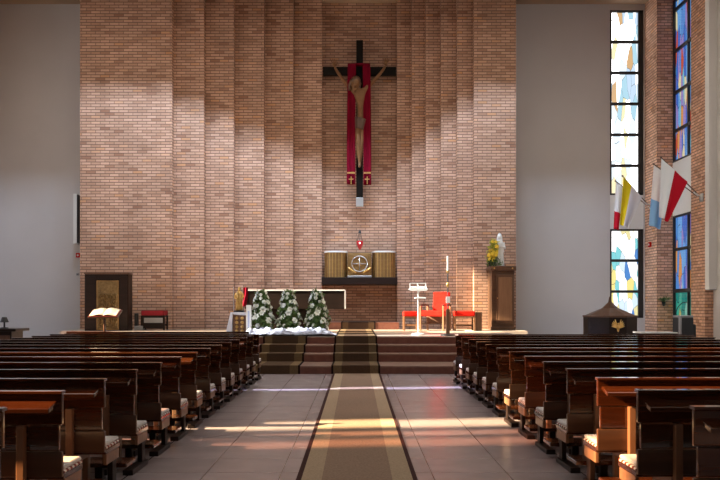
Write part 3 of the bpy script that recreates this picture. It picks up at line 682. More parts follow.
def arrangement(x, y, z, h, rmax, label, group, seed):
    global ROSE_ME, LILY_ME
    random.seed(seed)
    t = thing('flower_arrangement', label, 'flower arrangement', (x, y, z), 0, group)
    MB().lathe([(rmax*0.55, 0), (rmax*0.75, 0.12), (rmax*0.7, 0.13)], n=18).build('bowl', DARKGREY, t)
    def prof(v): return rmax*(1.0-0.72*v**1.25)*(0.62+0.38*min(1, v/0.12))
    def shp(u):
        v = random.random()**1.2; a = random.uniform(0, 2*PI); r_ = prof(v)*math.sqrt(random.uniform(0.05, 0.95))*(1+0.14*math.sin(3*a+9*v+seed))
        return Vector((r_*math.cos(a), r_*math.sin(a), 0.05+(h-0.12)*v))
    mb = MB(); leafy(mb, (0, 0, 0), 620, 1, 0.12, 0.35, shp)
    f = mb.build('foliage', LEAF, t); f['kind'] = 'stuff'
    MB().lathe([(rmax*0.4, 0.1), (rmax*0.45, 0.3), (rmax*0.28, h*0.55), (0.03, h*0.86)], n=14).build('moss_core', LEAF, t)
    n = 42
    for k in range(n):
        v = (k+0.5)/n; a = -PI/2+math.sin(k*2.39996)*1.9; r_ = prof(v)*random.uniform(0.75, 1.05)*(1+0.12*math.sin(3*a+9*v+seed))
        p = Vector((r_*math.cos(a), r_*math.sin(a), 0.10+(h-0.14)*v))
        nrm = Vector((math.cos(a), math.sin(a), 0.5)).normalized()
        isr = (k % 2 == 0)
        if isr:
            if ROSE_ME is None:
                o = rose().build('white_rose', PETAL, t, smooth=True); ROSE_ME = o.data
            else:
                o = bpy.data.objects.new('white_rose', ROSE_ME); COL.objects.link(o); o.parent = t
        else:
            if LILY_ME is None:
                o = lily().build('white_lily', PETAL, t, smooth=True); LILY_ME = o.data
            else:
                o = bpy.data.objects.new('white_lily', LILY_ME); COL.objects.link(o); o.parent = t
        o.location = p; o.rotation_euler = nrm.to_track_quat('Z', 'Y').to_euler(); sc = random.uniform(0.85, 1.25)*(1.0 if isr else 1.05); o.scale = (sc, sc, sc)
FY_ = 20.45
for px, hpx, lab, sd_ in ((262, 290, 'cone of white roses and lilies before the altar, closest to the gold statue', 3), (288.5, 289.5, 'cone of white roses and lilies before the altar, middle of three', 11), (317, 289.5, 'cone of white roses and lilies before the altar, nearest the stair runner', 23)):
    zb = DZ+0.03
    arrangement(ax(px, FY_), FY_, zb, az(hpx, FY_)-zb, 13.2*FY_/F, lab, 'white flower arrangements before the altar', sd_)
random.seed(5)
from mathutils import noise
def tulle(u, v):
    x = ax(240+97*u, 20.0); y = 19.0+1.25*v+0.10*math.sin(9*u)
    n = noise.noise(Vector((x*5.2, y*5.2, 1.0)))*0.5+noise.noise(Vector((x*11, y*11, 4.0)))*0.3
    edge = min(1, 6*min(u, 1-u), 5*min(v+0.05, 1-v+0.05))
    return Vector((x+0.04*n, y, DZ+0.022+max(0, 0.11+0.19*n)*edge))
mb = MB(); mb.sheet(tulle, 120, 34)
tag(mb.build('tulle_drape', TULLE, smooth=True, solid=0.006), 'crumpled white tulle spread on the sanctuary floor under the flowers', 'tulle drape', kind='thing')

# gold statue on a white-clothed stand
ys = 20.6
sx0, sx1 = ax(233, ys), ax(246, ys); zt_ = az(313, ys)
t = thing('relic_stand', 'small wooden stand with round ornaments under a white cloth, carrying a gold statue', 'stand', ((sx0+sx1)/2, ys, DZ))
hw = (sx1-sx0)/2; hh = zt_-DZ
MB().box(-hw, hw, 0, 0.32, 0, hh).build('cabinet', TAN, t, bevel=0.008)
for k in range(4):
    for s in (-1, 1): MB().ell((s*0.07, -0.006, 0.08+0.11*k), (0.045, 0.022, 0.045), None, 12, 8).build('round_ornament', GOLD, t, smooth=True)
mb = MB(); e = 0.02
mb.box(sx0-0.06, sx1+0.06, ys-0.03, ys+0.36, zt_, zt_+0.018)
for s, xa in ((-1, sx0), (1, sx1)):
    poly = [(xa+s*(-0.01 if s < 0 else -0.01), zt_), (xa+s*0.06, zt_+0.015), (xa+s*0.19, DZ+0.005), (xa+s*0.02, DZ+0.005)]
    if s > 0: poly = [(xa+0.005, zt_), (xa+0.06, zt_+0.015), (xa+0.13, DZ+0.03), (xa+0.02, DZ+0.03)]
    else: poly = [(xa-0.005, zt_), (xa-0.06, zt_+0.015), (xa-0.19, DZ+0.005), (xa-0.02, DZ+0.005)]
    mb.prism(poly, ys-0.04, ys+0.35)
mb.prism([(sx0-0.02, zt_+0.01), (sx1+0.03, zt_+0.01), (sx1+0.0, zt_-0.06), (sx0+0.02, zt_-0.04)], ys-0.035, ys-0.004)
tag(mb.build('white_cloth', WHITE, bevel=0.006), 'white cloth draped over the small ornamented stand beside the flowers', 'cloth')
t = thing('gold_statue', 'gilded standing figure on the white-clothed stand beside the altar', 'statue', (ax(238.3, ys), ys+0.15, zt_+0.019))
SH = az(286, ys)-zt_-0.02
MB().box(-0.13, 0.13, -0.11, 0.11, 0, 0.04).build('base', IRON, t, bevel=0.006)
mb = MB(); mb.lathe([(0.075, 0.04), (0.09, 0.10), (0.075, 0.25), (0.085, 0.36), (0.095, 0.46), (0.075, 0.53), (0.03, 0.555)], n=24, sy=0.8)
for k in range(9):
    a = 2*PI*k/9; mb.tube([(0.085*math.cos(a), 0.07*math.sin(a), 0.05), (0.075*math.cos(a), 0.06*math.sin(a), 0.28), (0.08*math.cos(a+0.2), 0.066*math.sin(a+0.2), 0.45)], 0.014, 6)
mb.build('robe', GOLD, t, smooth=True)
mb = MB(); mb.ell((0.005, -0.01, 0.60), (0.042, 0.046, 0.056), None, 14, 10); mb.ell((0.005, -0.056, 0.597), (0.007, 0.012, 0.012)); mb.build('head', GOLD, t, smooth=True)
for s in (-1, 1):
    mb = MB(); mb.tube([(s*0.08, 0, 0.49), (s*0.115, -0.02, 0.39), (s*0.07, -0.10, 0.36)], [0.032, 0.03, 0.018], 8); mb.ell((s*0.06, -0.115, 0.362), (0.022, 0.022, 0.02)); mb.build('arm', GOLD, t, smooth=True)
MB().tube([(-0.135, -0.04, 0.04), (-0.135, -0.04, 0.66)], 0.010, 8).build('staff', STEEL, t)
yr = 21.3
def redc(u, v):
    px = 243.3+4.2*u-0.9*v+0.5*math.sin(5*v); return at(px, 287.5+19*v, yr)+Vector((0, 0.05*math.sin(2*PI*u+2*v), 0))
t = thing('processional_banner', 'narrow dark red cloth hanging on a thin pole between gold statue and altar', 'banner', (ax(243.0, yr), yr, DZ))
MB().cyl((0, 0.03, 0), (0, 0.03, az(286, yr)-DZ), 0.012, n=10).build('pole', IRON, t)
MB().cyl((0, 0.03, 0), (0, 0.03, 0.03), 0.09, 0.08, n=20).build('base', IRON, t)
o = MB().sheet(redc, 10, 14).build('cloth', CRIMSON, t, smooth=True, solid=0.012); o.location = -Vector(t.location)
yp = 19.9
t = thing('pillar_candle', 'tall square white candle standing between the draped stand and the flowers', 'candle', (ax(248.3, yp), yp+0.1, DZ))
hw = (ax(250.8, yp)-ax(245.9, yp))/2; H = az(305, yp)-DZ
MB().box(-hw, hw, -hw, hw, 0, H).build('wax', WAX, t, bevel=0.012)
MB().cyl((0, 0, H), (0, 0, H+0.03), 0.005, n=6).build('wick', IRON, t)
MB().box(-hw*0.35, hw*0.35, -hw-0.004, -hw+0.002, H*0.25, H*0.8).build('blue_ornament', M('blue_wax', (0.45, 0.50, 0.68), 0.5), t)

# ------------------------------------------------------------------ ambo side
yA = 23.4
x0, x1 = ax(84.5, yA), ax(128.3, yA); H = az(272.5, yA)-DZ; hw = (x1-x0)/2
t = thing('ambo', 'tall dark wooden ambo block with a gold relief panel by the brick wall', 'ambo', ((x0+x1)/2, yA, DZ))
MB().box(-hw, hw, 0.0, 0.42, 0, H-0.05).build('body', BLACKWOOD, t, bevel=0.012)
MB().box(-hw-0.015, hw+0.015, -0.02, 0.44, H-0.05, H).build('top', MIDWOOD, t, bevel=0.01)
for px0_, px1_ in ((84.5, 97.2), (119, 128.3)):
    MB().box(ax(px0_, yA)+0.03-(x0+x1)/2, ax(px1_, yA)-0.03-(x0+x1)/2, -0.02, 0, 0.05, H-0.12).build('side_panel', BLACKWOOD, t, bevel=0.006)
gx0, gx1 = ax(97.8, yA)-(x0+x1)/2, ax(118, yA)-(x0+x1)/2; gz0, gz1 = az(329, yA)-DZ, az(281.5, yA)-DZ
random.seed(12)
def relief(u, v):
    n = abs(noise.noise(Vector((u*9, v*16, 3))))+0.6*abs(noise.noise(Vector((u*20, v*34, 8))))
    k = 1.0 if v < 0.74 else 0.12
    e_ = min(1, 10*min(u, 1-u), 12*min(v, 1-v))
    return Vector((gx0+(gx1-gx0)*u, -0.035-0.10*n*k*e_, gz0+(gz1-gz0)*v))
MB().sheet(relief, 44, 90).build('gold_relief', BRONZE, t, smooth=False)
MB().box(gx0-0.03, gx1+0.03, -0.034, -0.001, gz0-0.03, gz1+0.03).build('relief_frame', BRASS, t, bevel=0.006)
yB = 16.12
t = thing('book_stand', 'slim dark lectern stand in front of the gold relief, holding an open book', 'lectern', (ax(102.6, yB), yB, 0))
zk = az(317, yB)
MB().cyl((0, 0.12, 0), (0, 0.12, 0.03), 0.16, 0.14, n=24).build('foot', IRON, t)
MB().cyl((0, 0.12, 0.03), (0, 0.12, zk+0.05), 0.022, n=14).build('pole', MIDWOOD, t)
hwk = 14.2*yB/F
tilt = Matrix.Translation((0, 0, zk)) @ Euler((math.radians(24), 0, 0)).to_matrix().to_4x4()
MB().box(-hwk-0.02, hwk+0.02, 0.0, 0.36, -0.03, 0.0, tilt).build('book_rest', MIDWOOD, t, bevel=0.005)
tb = thing('open_book', 'large open book with blank white pages resting on the slim lectern', 'book', (ax(102.6, yB), yB, 0))
MB().box(-hwk, hwk, 0.01, 0.35, 0.001, 0.010, tilt).build('cover', DARKRED, tb)
for s in (-1, 1):
    mb = MB()
    def pg(u, v, s=s): return tilt @ Vector((s*(0.004+(hwk-0.02)*u), 0.02+0.32*v, 0.016+0.035*math.sin(PI*min(1, u*1.15+0.06))*(1-u*0.55)))
    mb.sheet(pg, 14, 4); mb.build('page_block', PAGE, tb, smooth=True, solid=0.012)
def stool(name, label, px0, px1, py_top, y, seat_m, leg_m, depth, grp=None, rail=True):
    x0, x1 = ax(px0, y), ax(px1, y); hw = (x1-x0)/2; H = az(py_top, y)-DZ
    t = thing(name, label, 'stool', ((x0+x1)/2, y, DZ), 0, grp)
    MB().box(-hw+0.01, hw-0.01, 0.0, depth, H-0.15, H).build('cushion', seat_m, t, bevel=0.03)
    MB().box(-hw+0.04, hw-0.04, 0.03, depth-0.03, H-0.20, H-0.15).build('seat_frame', leg_m, t)
    for sx in (-1, 1):
        for yy in (0.02, depth-0.07):
            MB().box(sx*(hw-0.05), sx*hw, yy, yy+0.05, 0, H-0.15).build('leg', leg_m, t, bevel=0.005)
    if rail: MB().box(-hw+0.05, hw-0.05, depth-0.06, depth-0.03, 0.12, 0.18).build('rail', leg_m, t)
    return t, hw, H
t, hw, H = stool('ministers_seat', 'dark seat with a dark red cushion beside the ambo', 140.5, 164.5, 310.5, 24.0, DARKRED, BLACKWOOD, 0.5)
MB().box(-hw+0.05, hw-0.05, 0.03, 0.05, 0.05, H-0.20).build('panel', BLACKWOOD, t)
MB().box(-hw+0.10, hw-0.06, 0.022, 0.031, 0.22, H-0.22).build('light_inset', GREY, t)
x0 = ax(134.5, 24.0)
t = thing('floor_box', 'small grey box on the floor between ambo and dark red seat', 'box', (x0+0.12, 24.0, DZ))
MB().box(-0.13, 0.13, 0, 0.22, 0, 0.13).build('body', GREY, t, bevel=0.008); MB().box(-0.13, -0.05, 0.02, 0.2, 0.13, 0.5).build('tall_part', DARKGREY, t, bevel=0.008)
# plaster-wall fittings on that side
t = thing('column_loudspeaker', 'slim white column loudspeaker on the plaster wall next to the brick edge', 'loudspeaker', (ax(73, 26.1), 26.12, az(243.5, 26.1)))
MB().box(0, 0.115, 0, 0.36, 0, az(193.5, 26.1)-az(243.5, 26.1)).build('casing', PAINT, t, bevel=0.006)
MB().box(0.115, 0.128, 0.015, 0.345, 0.03, az(193.5, 26.1)-az(243.5, 26.1)-0.03).build('grille', DARKGREY, t)
MB().box(0.03, 0.09, 0.36, 0.379, 0.6, 0.7).build('bracket', IRON, t)
t = thing('alarm_box', 'small red alarm box on the plaster wall under the slim loudspeaker', 'alarm', (ax(78, 26.45), 26.43, az(257.5, 26.45)))
MB().box(-0.07, 0.07, 0, 0.069, 0, 0.15).build('casing', RED, t, bevel=0.006); MB().cyl((0, 0, 0.075), (0, -0.012, 0.075), 0.03, n=14).build('button', PAINT, t)
t = thing('thermostat', 'tiny grey fitting on the plaster wall above the ambo side', 'wall fitting', (ax(77.5, 26.45), 26.44, az(275.5, 26.45)))
MB().box(-0.04, 0.04, 0, 0.059, 0, 0.08).build('casing', GREY, t, bevel=0.004); MB().cyl((0, 0, 0.04), (0, -0.02, 0.04), 0.016, n=10).build('knob', DARKGREY, t)
yT = 18.0
t = thing('side_table', 'dark side table with overhanging top at the edge of the plaster wall', 'table', (ax(0, yT), yT, 0))
H = az(328.8, yT)
MB().box(-0.75, 16*yT/F, -0.02, 0.75, H-0.06, H).build('tabletop', BLACKWOOD, t, bevel=0.01)
MB().box(-0.65, 10.5*yT/F, 0.05, 0.68, 0, H-0.06).build('body', BLACKWOOD, t, bevel=0.01)
MB().box(-0.6, 9*yT/F, 0.035, 0.05, 0.1, H-0.15).build('door', MIDWOOD, t, bevel=0.005)
t = thing('table_lamp', 'small dark lamp on the dark side table by the plaster wall', 'lamp', (ax(-1.5, yT), yT+0.3, H))
MB().lathe([(0.09, 0), (0.09, 0.02), (0.02, 0.03), (0.02, 0.16)], n=18).build('base', IRON, t); MB().lathe([(0.10, 0.14), (0.05, 0.26)], n=18).build('lamp_shade', DARKGREY, t)

# ------------------------------------------------------------------ red chairs, white lectern, candlestick
yL = 20.1
t = thing('metal_lectern', 'slim white metal lectern on a round foot in front of the red chairs', 'lectern', (ax(418.6, yL), yL+0.15, DZ))
s_ = yL/F; Z = lambda py: az(py, yL)-DZ
MB().lathe([(0.165, 0), (0.16, 0.03), (0.03, 0.05)], n=28).build('foot', PAINT, t, smooth=False)
MB().cyl((0, 0, 0.04), (0, 0, Z(288)), 0.020, n=14).build('pole', PAINT, t)
mt = Matrix.Translation((0, 0, Z(287))) @ Euler((math.radians(-52), 0, 0)).to_matrix().to_4x4()
mb = MB()
mb.box(-0.20, 0.20, -0.012, 0.0, -0.02, 0.0, mt)
for a, b in (((-0.2, -0.14), (0.2, -0.14)), ((-0.2, 0.16), (0.2, 0.16)), ((-0.2, -0.14), (-0.2, 0.16)), ((0.2, -0.14), (0.2, 0.16)), ((0, -0.14), (0, 0.16)), ((-0.2, 0.01), (0.2, 0.01))):
    mb.tube([mt @ Vector((a[0], 0, a[1])), mt @ Vector((b[0], 0, b[1]))], 0.012, 8)
mb.build('book_rest', PAINT, t)
MB().box(-0.235, 0.235, -0.12, 0.05, Z(290), Z(288.4)).build('ledge', PAINT, t, bevel=0.006)
MB().box(-0.09, 0.19, -0.10, 0.10, Z(298.6), Z(297.2)).build('side_tray', PAINT, t, bevel=0.006)
mb = MB()
for a in (0.3, 1.8): mb.tube([(0.02*math.cos(a), -0.01, Z(292)), (0.16*math.cos(a), -0.10, Z(287)), (0.2*math.cos(a), -0.13, Z(283))], 0.006, 6)
mb.build('microphone_arm', STEEL, t)
yC = 19.55
t = thing('candlestick', 'tall slim floor candlestick with a white candle before the red armchair', 'candlestick', (ax(448.6, yC), yC+0.18, DZ))
Z = lambda py: az(py, yC)-DZ
MB().lathe([(0.18, 0), (0.175, 0.025), (0.05, 0.04)], n=28).build('foot', IRON, t)
MB().box(-0.045, 0.045, -0.045, 0.045, 0.03, Z(309)).build('wooden_shaft', MIDWOOD, t, bevel=0.008)
MB().cyl((0, 0, Z(309)), (0, 0, Z(272)), 0.016, n=14).build('rod', IRON, t)
MB().lathe([(0.02, Z(287)), (0.04, Z(285)), (0.04, Z(283.5)), (0.02, Z(282))], n=16).build('knot', GOLD, t, smooth=True)
MB().lathe([(0.016, Z(273)), (0.045, Z(271)), (0.045, Z(270.4))], n=16).build('drip_cup', GOLD, t)
MB().cyl((0, 0, Z(271)), (0, 0, Z(255.5)), 0.021, n=14).build('candle', WAX, t)
MB().box(-0.05, 0.05, -0.062, -0.047, Z(303), Z(296.5)).build('white_plaque', PAINT, t, bevel=0.004)

yS = 23.3
t = thing('red_armchair', 'red upholstered wooden armchair with a tall back behind the white lectern', 'armchair', (ax(437, yS), yS+0.3, DZ), math.radians(-27))
Z = lambda py: az(py, yS)-DZ
HS = Z(310.5); HB = Z(291.5)
MB().box(-0.33, 0.33, -0.36, 0.22, HS-0.17, HS).build('seat_cushion', RED, t, bevel=0.035)
mb = MB(); tb_ = Matrix.Translation((0, 0.24, HS-0.1)) @ Euler((math.radians(-8), 0, 0)).to_matrix().to_4x4(); mb.box(-0.20, 0.32, -0.04, 0.05, 0, HB-HS+0.1, tb_); mb.build('backrest', RED, t, bevel=0.03)
for sx in (-1, 1):
    MB().box(sx*0.33, sx*0.38, -0.36, -0.30, 0, HS+0.14).build('leg', TAN, t, bevel=0.006)
    MB().box(sx*0.33, sx*0.38, 0.20, 0.26, 0, HS+0.14).build('leg', TAN, t, bevel=0.006)
    MB().box(sx*0.325, sx*0.385, -0.37, 0.27, HS+0.14, HS+0.18).build('armrest', BLACKWOOD, t, bevel=0.008)
    MB().box(sx*0.335, sx*0.375, -0.30, 0.20, 0.18, 0.23).build('stretcher', MIDWOOD, t)
MB().box(-0.33, 0.33, 0.205, 0.245, 0.2, HS-0.17).build('back_frame', MIDWOOD, t)
stool('red_stool', 'red cushioned wooden stool beside the red armchair, on the tabernacle side', 403.5, 418.5, 311.3, 23.5, RED, TAN, 0.5, 'red cushioned stools flanking the armchair')
t, hw, H = stool('red_stool', 'red cushioned wooden stool beside the red armchair, on the statue side', 454.5, 475.5, 311.0, 23.2, RED, TAN, 0.5, 'red cushioned stools flanking the armchair')
x0, x1 = ax(476.2, 23.35), ax(482, 23.35)
t = thing('wooden_kneeler', 'plain brown wooden stool end standing between red stool and statue cabinet', 'wooden stool', ((x0+x1)/2, 23.35, DZ))
hw = (x1-x0)/2; H = az(312, 23.35)-DZ
MB().box(-hw, hw, 0, 0.45, 0, H-0.03).build('side_panel', MIDWOOD, t, bevel=0.02); MB().box(-hw-0.01, hw+0.005, -0.01, 0.46, H-0.03, H).build('top', MIDWOOD, t, bevel=0.012)
t = thing('paper_sheet', 'white papers lying on the sanctuary floor below the red stool', 'paper', (ax(469, 23.15), 23.0, DZ))
MB().box(-0.11, 0.11, 0, 0.16, 0.001, 0.02).build('sheet', PAGE, t)
# statue cabinet
yK = 24.1
x0, x1 = ax(491, yK), ax(515.5, yK); hw = (x1-x0)/2; H = az(266, yK)-DZ
t = thing('statue_cabinet', 'tall narrow brown cabinet with a panelled door, carrying a white statue', 'cabinet', ((x0+x1)/2, yK, DZ))
MB().box(-hw+0.03, hw-0.03, 0.02, 0.75, 0.06, H-0.14).build('body', LOWWOOD, t, bevel=0.008)
MB().box(-hw, hw, 0.0, 0.77, 0, 0.10).build('plinth', MIDWOOD, t, bevel=0.008)
MB().box(-hw-0.02, hw+0.02, -0.04, 0.79, H-0.14, H).build('cornice', MIDWOOD, t, bevel=0.015)
d = MB().box(-hw+0.16, hw-0.05, -0.012, 0.02, 0.20, H-0.26).build('door', MIDWOOD, t, bevel=0.01)
MB().box(-hw+0.22, hw-0.11, -0.028, -0.012, 0.28, H-0.34).build('door_panel', TAN, d, bevel=0.012)
MB().ell((-hw+0.19, -0.03, H*0.5), (0.014, 0.02, 0.014)).build('knob', GOLD, d)
for sx in (-0.16, 0.16): MB().ell((sx*1.7, -0.045, H-0.07), (0.022, 0.012, 0.022), None, 12, 8).build('brass_stud', GOLD, t, smooth=True)
st = thing('white_statue', 'white robed statue with folded hands on top of the brown cabinet', 'statue', (ax(501.3, yK), yK+0.30, DZ+H))
SH = az(232, yK)-(DZ+H); k = SH/1.0
MB().lathe([(0.15*k, 0), (0.15*k, 0.03)], n=20).build('base', MARBLE, st)
mb = MB(); n = 30
prof = [(0.135, 0.03), (0.14, 0.10), (0.12, 0.28), (0.115, 0.45), (0.13, 0.58), (0.125, 0.68), (0.09, 0.75), (0.045, 0.80)]
rings = []
for r, z in prof:
    rings.append([mb.bm.verts.new(((r*k)*(1+0.07*math.sin(8*2*PI*i/n)*(1 if z < 0.6 else 0.3))*math.cos(2*PI*i/n), 0.85*(r*k)*(1+0.07*math.sin(8*2*PI*i/n))*math.sin(2*PI*i/n), z*k)) for i in range(n)])
for a, b in zip(rings, rings[1:]):
    for i in range(n): mb.face([a[i], a[(i+1) % n], b[(i+1) % n], b[i]])
mb.face(rings[0][::-1]); mb.face(rings[-1]); mb.build('robe', MARBLE, st, smooth=True)
mb = MB(); mb.ell((0, -0.02*k, 0.875*k), (0.052*k, 0.056*k, 0.07*k), None, 14, 10); mb.ell((0, -0.078*k, 0.87*k), (0.008*k, 0.012*k, 0.015*k)); mb.build('head', MARBLE, st, smooth=True)
MB().lathe([(0.14*k, 0.42*k), (0.125*k, 0.62*k), (0.085*k, 0.78*k), (0.078*k, 0.88*k), (0.05*k, 0.96*k), (0.015*k, 1.0*k)], n=20, a0=-0.35, a1=PI+0.35).build('veil', MARBLE, st, smooth=True)
for sx in (-1, 1):
    mb = MB(); mb.tube([(sx*0.11*k, -0.01, 0.70*k), (sx*0.13*k, -0.07*k, 0.55*k), (sx*0.02*k, -0.15*k, 0.60*k)], [0.045*k, 0.045*k, 0.022*k], 10); mb.ell((sx*0.012*k, -0.155*k, 0.64*k), (0.012*k, 0.016*k, 0.05*k)); mb.build('arm', MARBLE, st, smooth=True)
t = thing('yellow_flowers', 'yellow-green bouquet beside the white statue on the brown cabinet', 'bouquet', (ax(492.8, yK), yK+0.22, DZ+H))
MB().lathe([(0.08, 0), (0.10, 0.05), (0.07, 0.20)], n=16).build('vase', DARKGREY, t)
random.seed(9); mb = MB()
def bq(u):
    v = random.random(); a = random.uniform(0, 2*PI); r = (0.20-0.12*v)*math.sqrt(random.random())*(0.5+min(1, v*3)*0.5); return Vector((r*math.cos(a)+0.06*v*1.6-0.02, r*math.sin(a)*0.7, 0.16+0.62*v))
leafy(mb, (0, 0, 0), 420, 1, 0.095, 0.5, bq); o = mb.build('foliage', LIME, t); o['kind'] = 'stuff'
random.seed(10); mb = MB()
def bd(u):
    a = random.uniform(0, 2*PI); r = 0.24*math.sqrt(random.random()); return Vector((r*math.cos(a)+0.08, r*math.sin(a)*0.6-0.05, random.uniform(0.02, 0.20)))
leafy(mb, (0, 0, 0), 160, 1, 0.09, 0.1, bd); o = mb.build('dark_foliage', LEAF, t); o['kind'] = 'stuff'
YEL = M('yellow_petal', (0.80, 0.62, 0.06), 0.6)
yme = rose().build('yellow_bloom', YEL, t, smooth=True); random.seed(4)
for kk in range(20):
    o = yme if kk == 0 else bpy.data.objects.new('yellow_bloom', yme.data)
    if kk: COL.objects.link(o); o.parent = t
    p = bq(0); o.location = (p.x, p.y-0.10, p.z); o.rotation_euler = (1.1, 0, random.uniform(-1, 1)); sc = random.uniform(0.9, 1.4); o.scale = (sc, sc, sc)

# ------------------------------------------------------------------ font corner
yF = 21.3
t = thing('baptismal_font', 'dark many-sided baptismal font with a pointed lid and gold wing emblem', 'font', (ax(617.7, yF), yF+0.65, 0))
z1, zt = az(315.5, yF), az(300, yF)
a_, b_ = 0.23, 0.67
octo = [(-a_, -b_), (a_, -b_), (b_, -a_), (b_, a_), (a_, b_), (-a_, b_), (-b_, a_), (-b_, -a_)]
MB().slab(octo, 0, z1-0.05).build('body', BLACKWOOD, t, bevel=0.01)
MB().slab([(x*1.03, y*1.03) for x, y in octo], z1-0.05, z1).build('rim', MIDWOOD, t, bevel=0.008)
mb = MB()
lev = [(0.93, z1), (0.62, z1+0.10), (0.30, z1+0.20), (0.07, z1+0.36), (0.03, az(296.5, yF))]
rings = [[mb.bm.verts.new((x*f, y*f, z)) for x, y in octo] for f, z in lev]
for a, b in zip(rings, rings[1:]):
    for i in range(8): mb.face([a[i], a[(i+1) % 8], b[(i+1) % 8], b[i]])
mb.face(rings[0][::-1]); mb.face(rings[-1]); mb.build('pointed_lid', MIDWOOD, t)
mb = MB(); zc = z1-0.36
for s in (-1, 1):
    for kf in range(5):
        an = 0.25+0.23*kf; L_ = 0.26-0.02*kf
        mb.tube([(s*0.02, -b_-0.012, zc+0.02), (s*(0.02+0.55*L_*math.sin(an)), -b_-0.025, zc+0.02+0.55*L_*math.cos(an)), (s*(0.02+L_*math.sin(an)*0.95), -b_-0.012, zc+L_*math.cos(an)*1.02)], [0.012, 0.022, 0.006], 6)
mb.ell((0, -b_-0.02, zc+0.02), (0.035, 0.022, 0.10)); mb.ell((0, -b_-0.03, zc+0.14), (0.024, 0.022, 0.028))
mb.build('wing_emblem', GOLD, t, smooth=True)
yW = 19.8
x0, x1 = ax(641, yW), ax(678, yW); H = az(332.3, yW)
t = thing('white_table', 'low dark table with a white top between the font and the black case', 'table', ((x0+x1)/2, yW, 0))
hw = (x1-x0)/2
MB().box(-hw, hw, 0, 0.6, H-0.03, H).build('tabletop', PAINT, t, bevel=0.005); MB().box(-hw+0.02, hw-0.02, 0.02, 0.58, H-0.09, H-0.03).build('apron', BLACKWOOD, t)
for sx in (-1, 1):
    for yy in (0.03, 0.52): MB().box(sx*(hw-0.06), sx*(hw-0.01), yy, yy+0.05, 0, H-0.09).build('leg', BLACKWOOD, t)
yE = 20.3
x0, x1 = ax(680.5, yE), ax(697.5, yE); hw = (x1-x0)/2; H = az(315.5, yE)
t = thing('equipment_case', 'black upright equipment case with a grey top standing under the coloured window', 'case', ((x0+x1)/2, yE, 0))
MB().box(-hw, hw-0.09, 0, 0.5, 0.06, H-0.05).build('body', DARKGREY, t, bevel=0.03)
MB().box(hw-0.10, hw, 0.05, 0.45, 0.06, H-0.22).build('side_pocket', DARKGREY, t, bevel=0.04)
MB().box(-hw-0.005, hw-0.10, -0.01, 0.51, H-0.06, H).build('grey_top', GREY, t, bevel=0.02)
MB().box(-hw-0.015, -hw+0.03, -0.012, 0.1, 0.06, H-0.05).build('grey_edge', GREY, t, bevel=0.01)
for sx in (-1, 1):
    for yy in (0.06, 0.44): MB().cyl((sx*(hw-0.12)-0.015, yy, 0.03), (sx*(hw-0.12)+0.015, yy, 0.03), 0.03, n=14).build('wheel', IRON, t)
mb = MB(); mb.tube([(-hw+0.02, 0.25, H-0.06), (-hw-0.02, 0.25, H+0.08), (-hw+0.04, 0.25, H+0.22), (-hw+0.14, 0.25, H+0.32), (-hw+0.27, 0.25, H+0.34)], 0.012, 8); mb.build('goose_neck', IRON, t, smooth=True)
yg = PY1-0.10
t = thing('wall_plant', 'small green sprig in a holder on the brick pier beside the coloured window', 'plant', (ax(664, yg), PY1-0.02, az(306, yg)))
MB().lathe([(0.03, 0), (0.06, 0.12), (0.065, 0.13)], (0, -0.05, 0), n=14).build('holder', DARKGREY, t)
random.seed(2); mb = MB()
def sp(u):
    v = random.random(); return Vector((random.uniform(-0.22, 0.22)*v, -0.05-random.uniform(0, 0.1)*v, 0.13+0.14*v))
leafy(mb, (0, 0, 0), 70, 1, 0.085, 0.3, sp); o = mb.build('foliage', LEAF, t); o['kind'] = 'stuff'
t = thing('alarm_button', 'small red alarm button on the brick pier behind the flags', 'alarm', (PX1, 26.0, az(247, 26.0)))
MB().box(-0.05, 0, -0.09, 0.09, 0, 0.16).build('casing', RED, t, bevel=0.006); MB().cyl((-0.05, 0, 0.08), (-0.062, 0, 0.08), 0.03, n=12).build('button', PAINT, t)
# white box high on the pier
yX = PY3-0.02
x0, x1 = ax(705.2, yX), PX3-0.004
t = thing('white_duct', 'tall white boxed duct running up the brick pier beside the flags', 'duct', (x0, PY3-0.26, az(289.5, yX)))
MB().box(0, x1-x0, 0, 0.258, 0, CEILZ-0.01-az(289.5, yX)).build('casing', PAINT, t, bevel=0.008)
MB().box(0.02, x1-x0-0.02, 0.02, 0.24, -0.02, 0).build('end_cap', GREY, t)

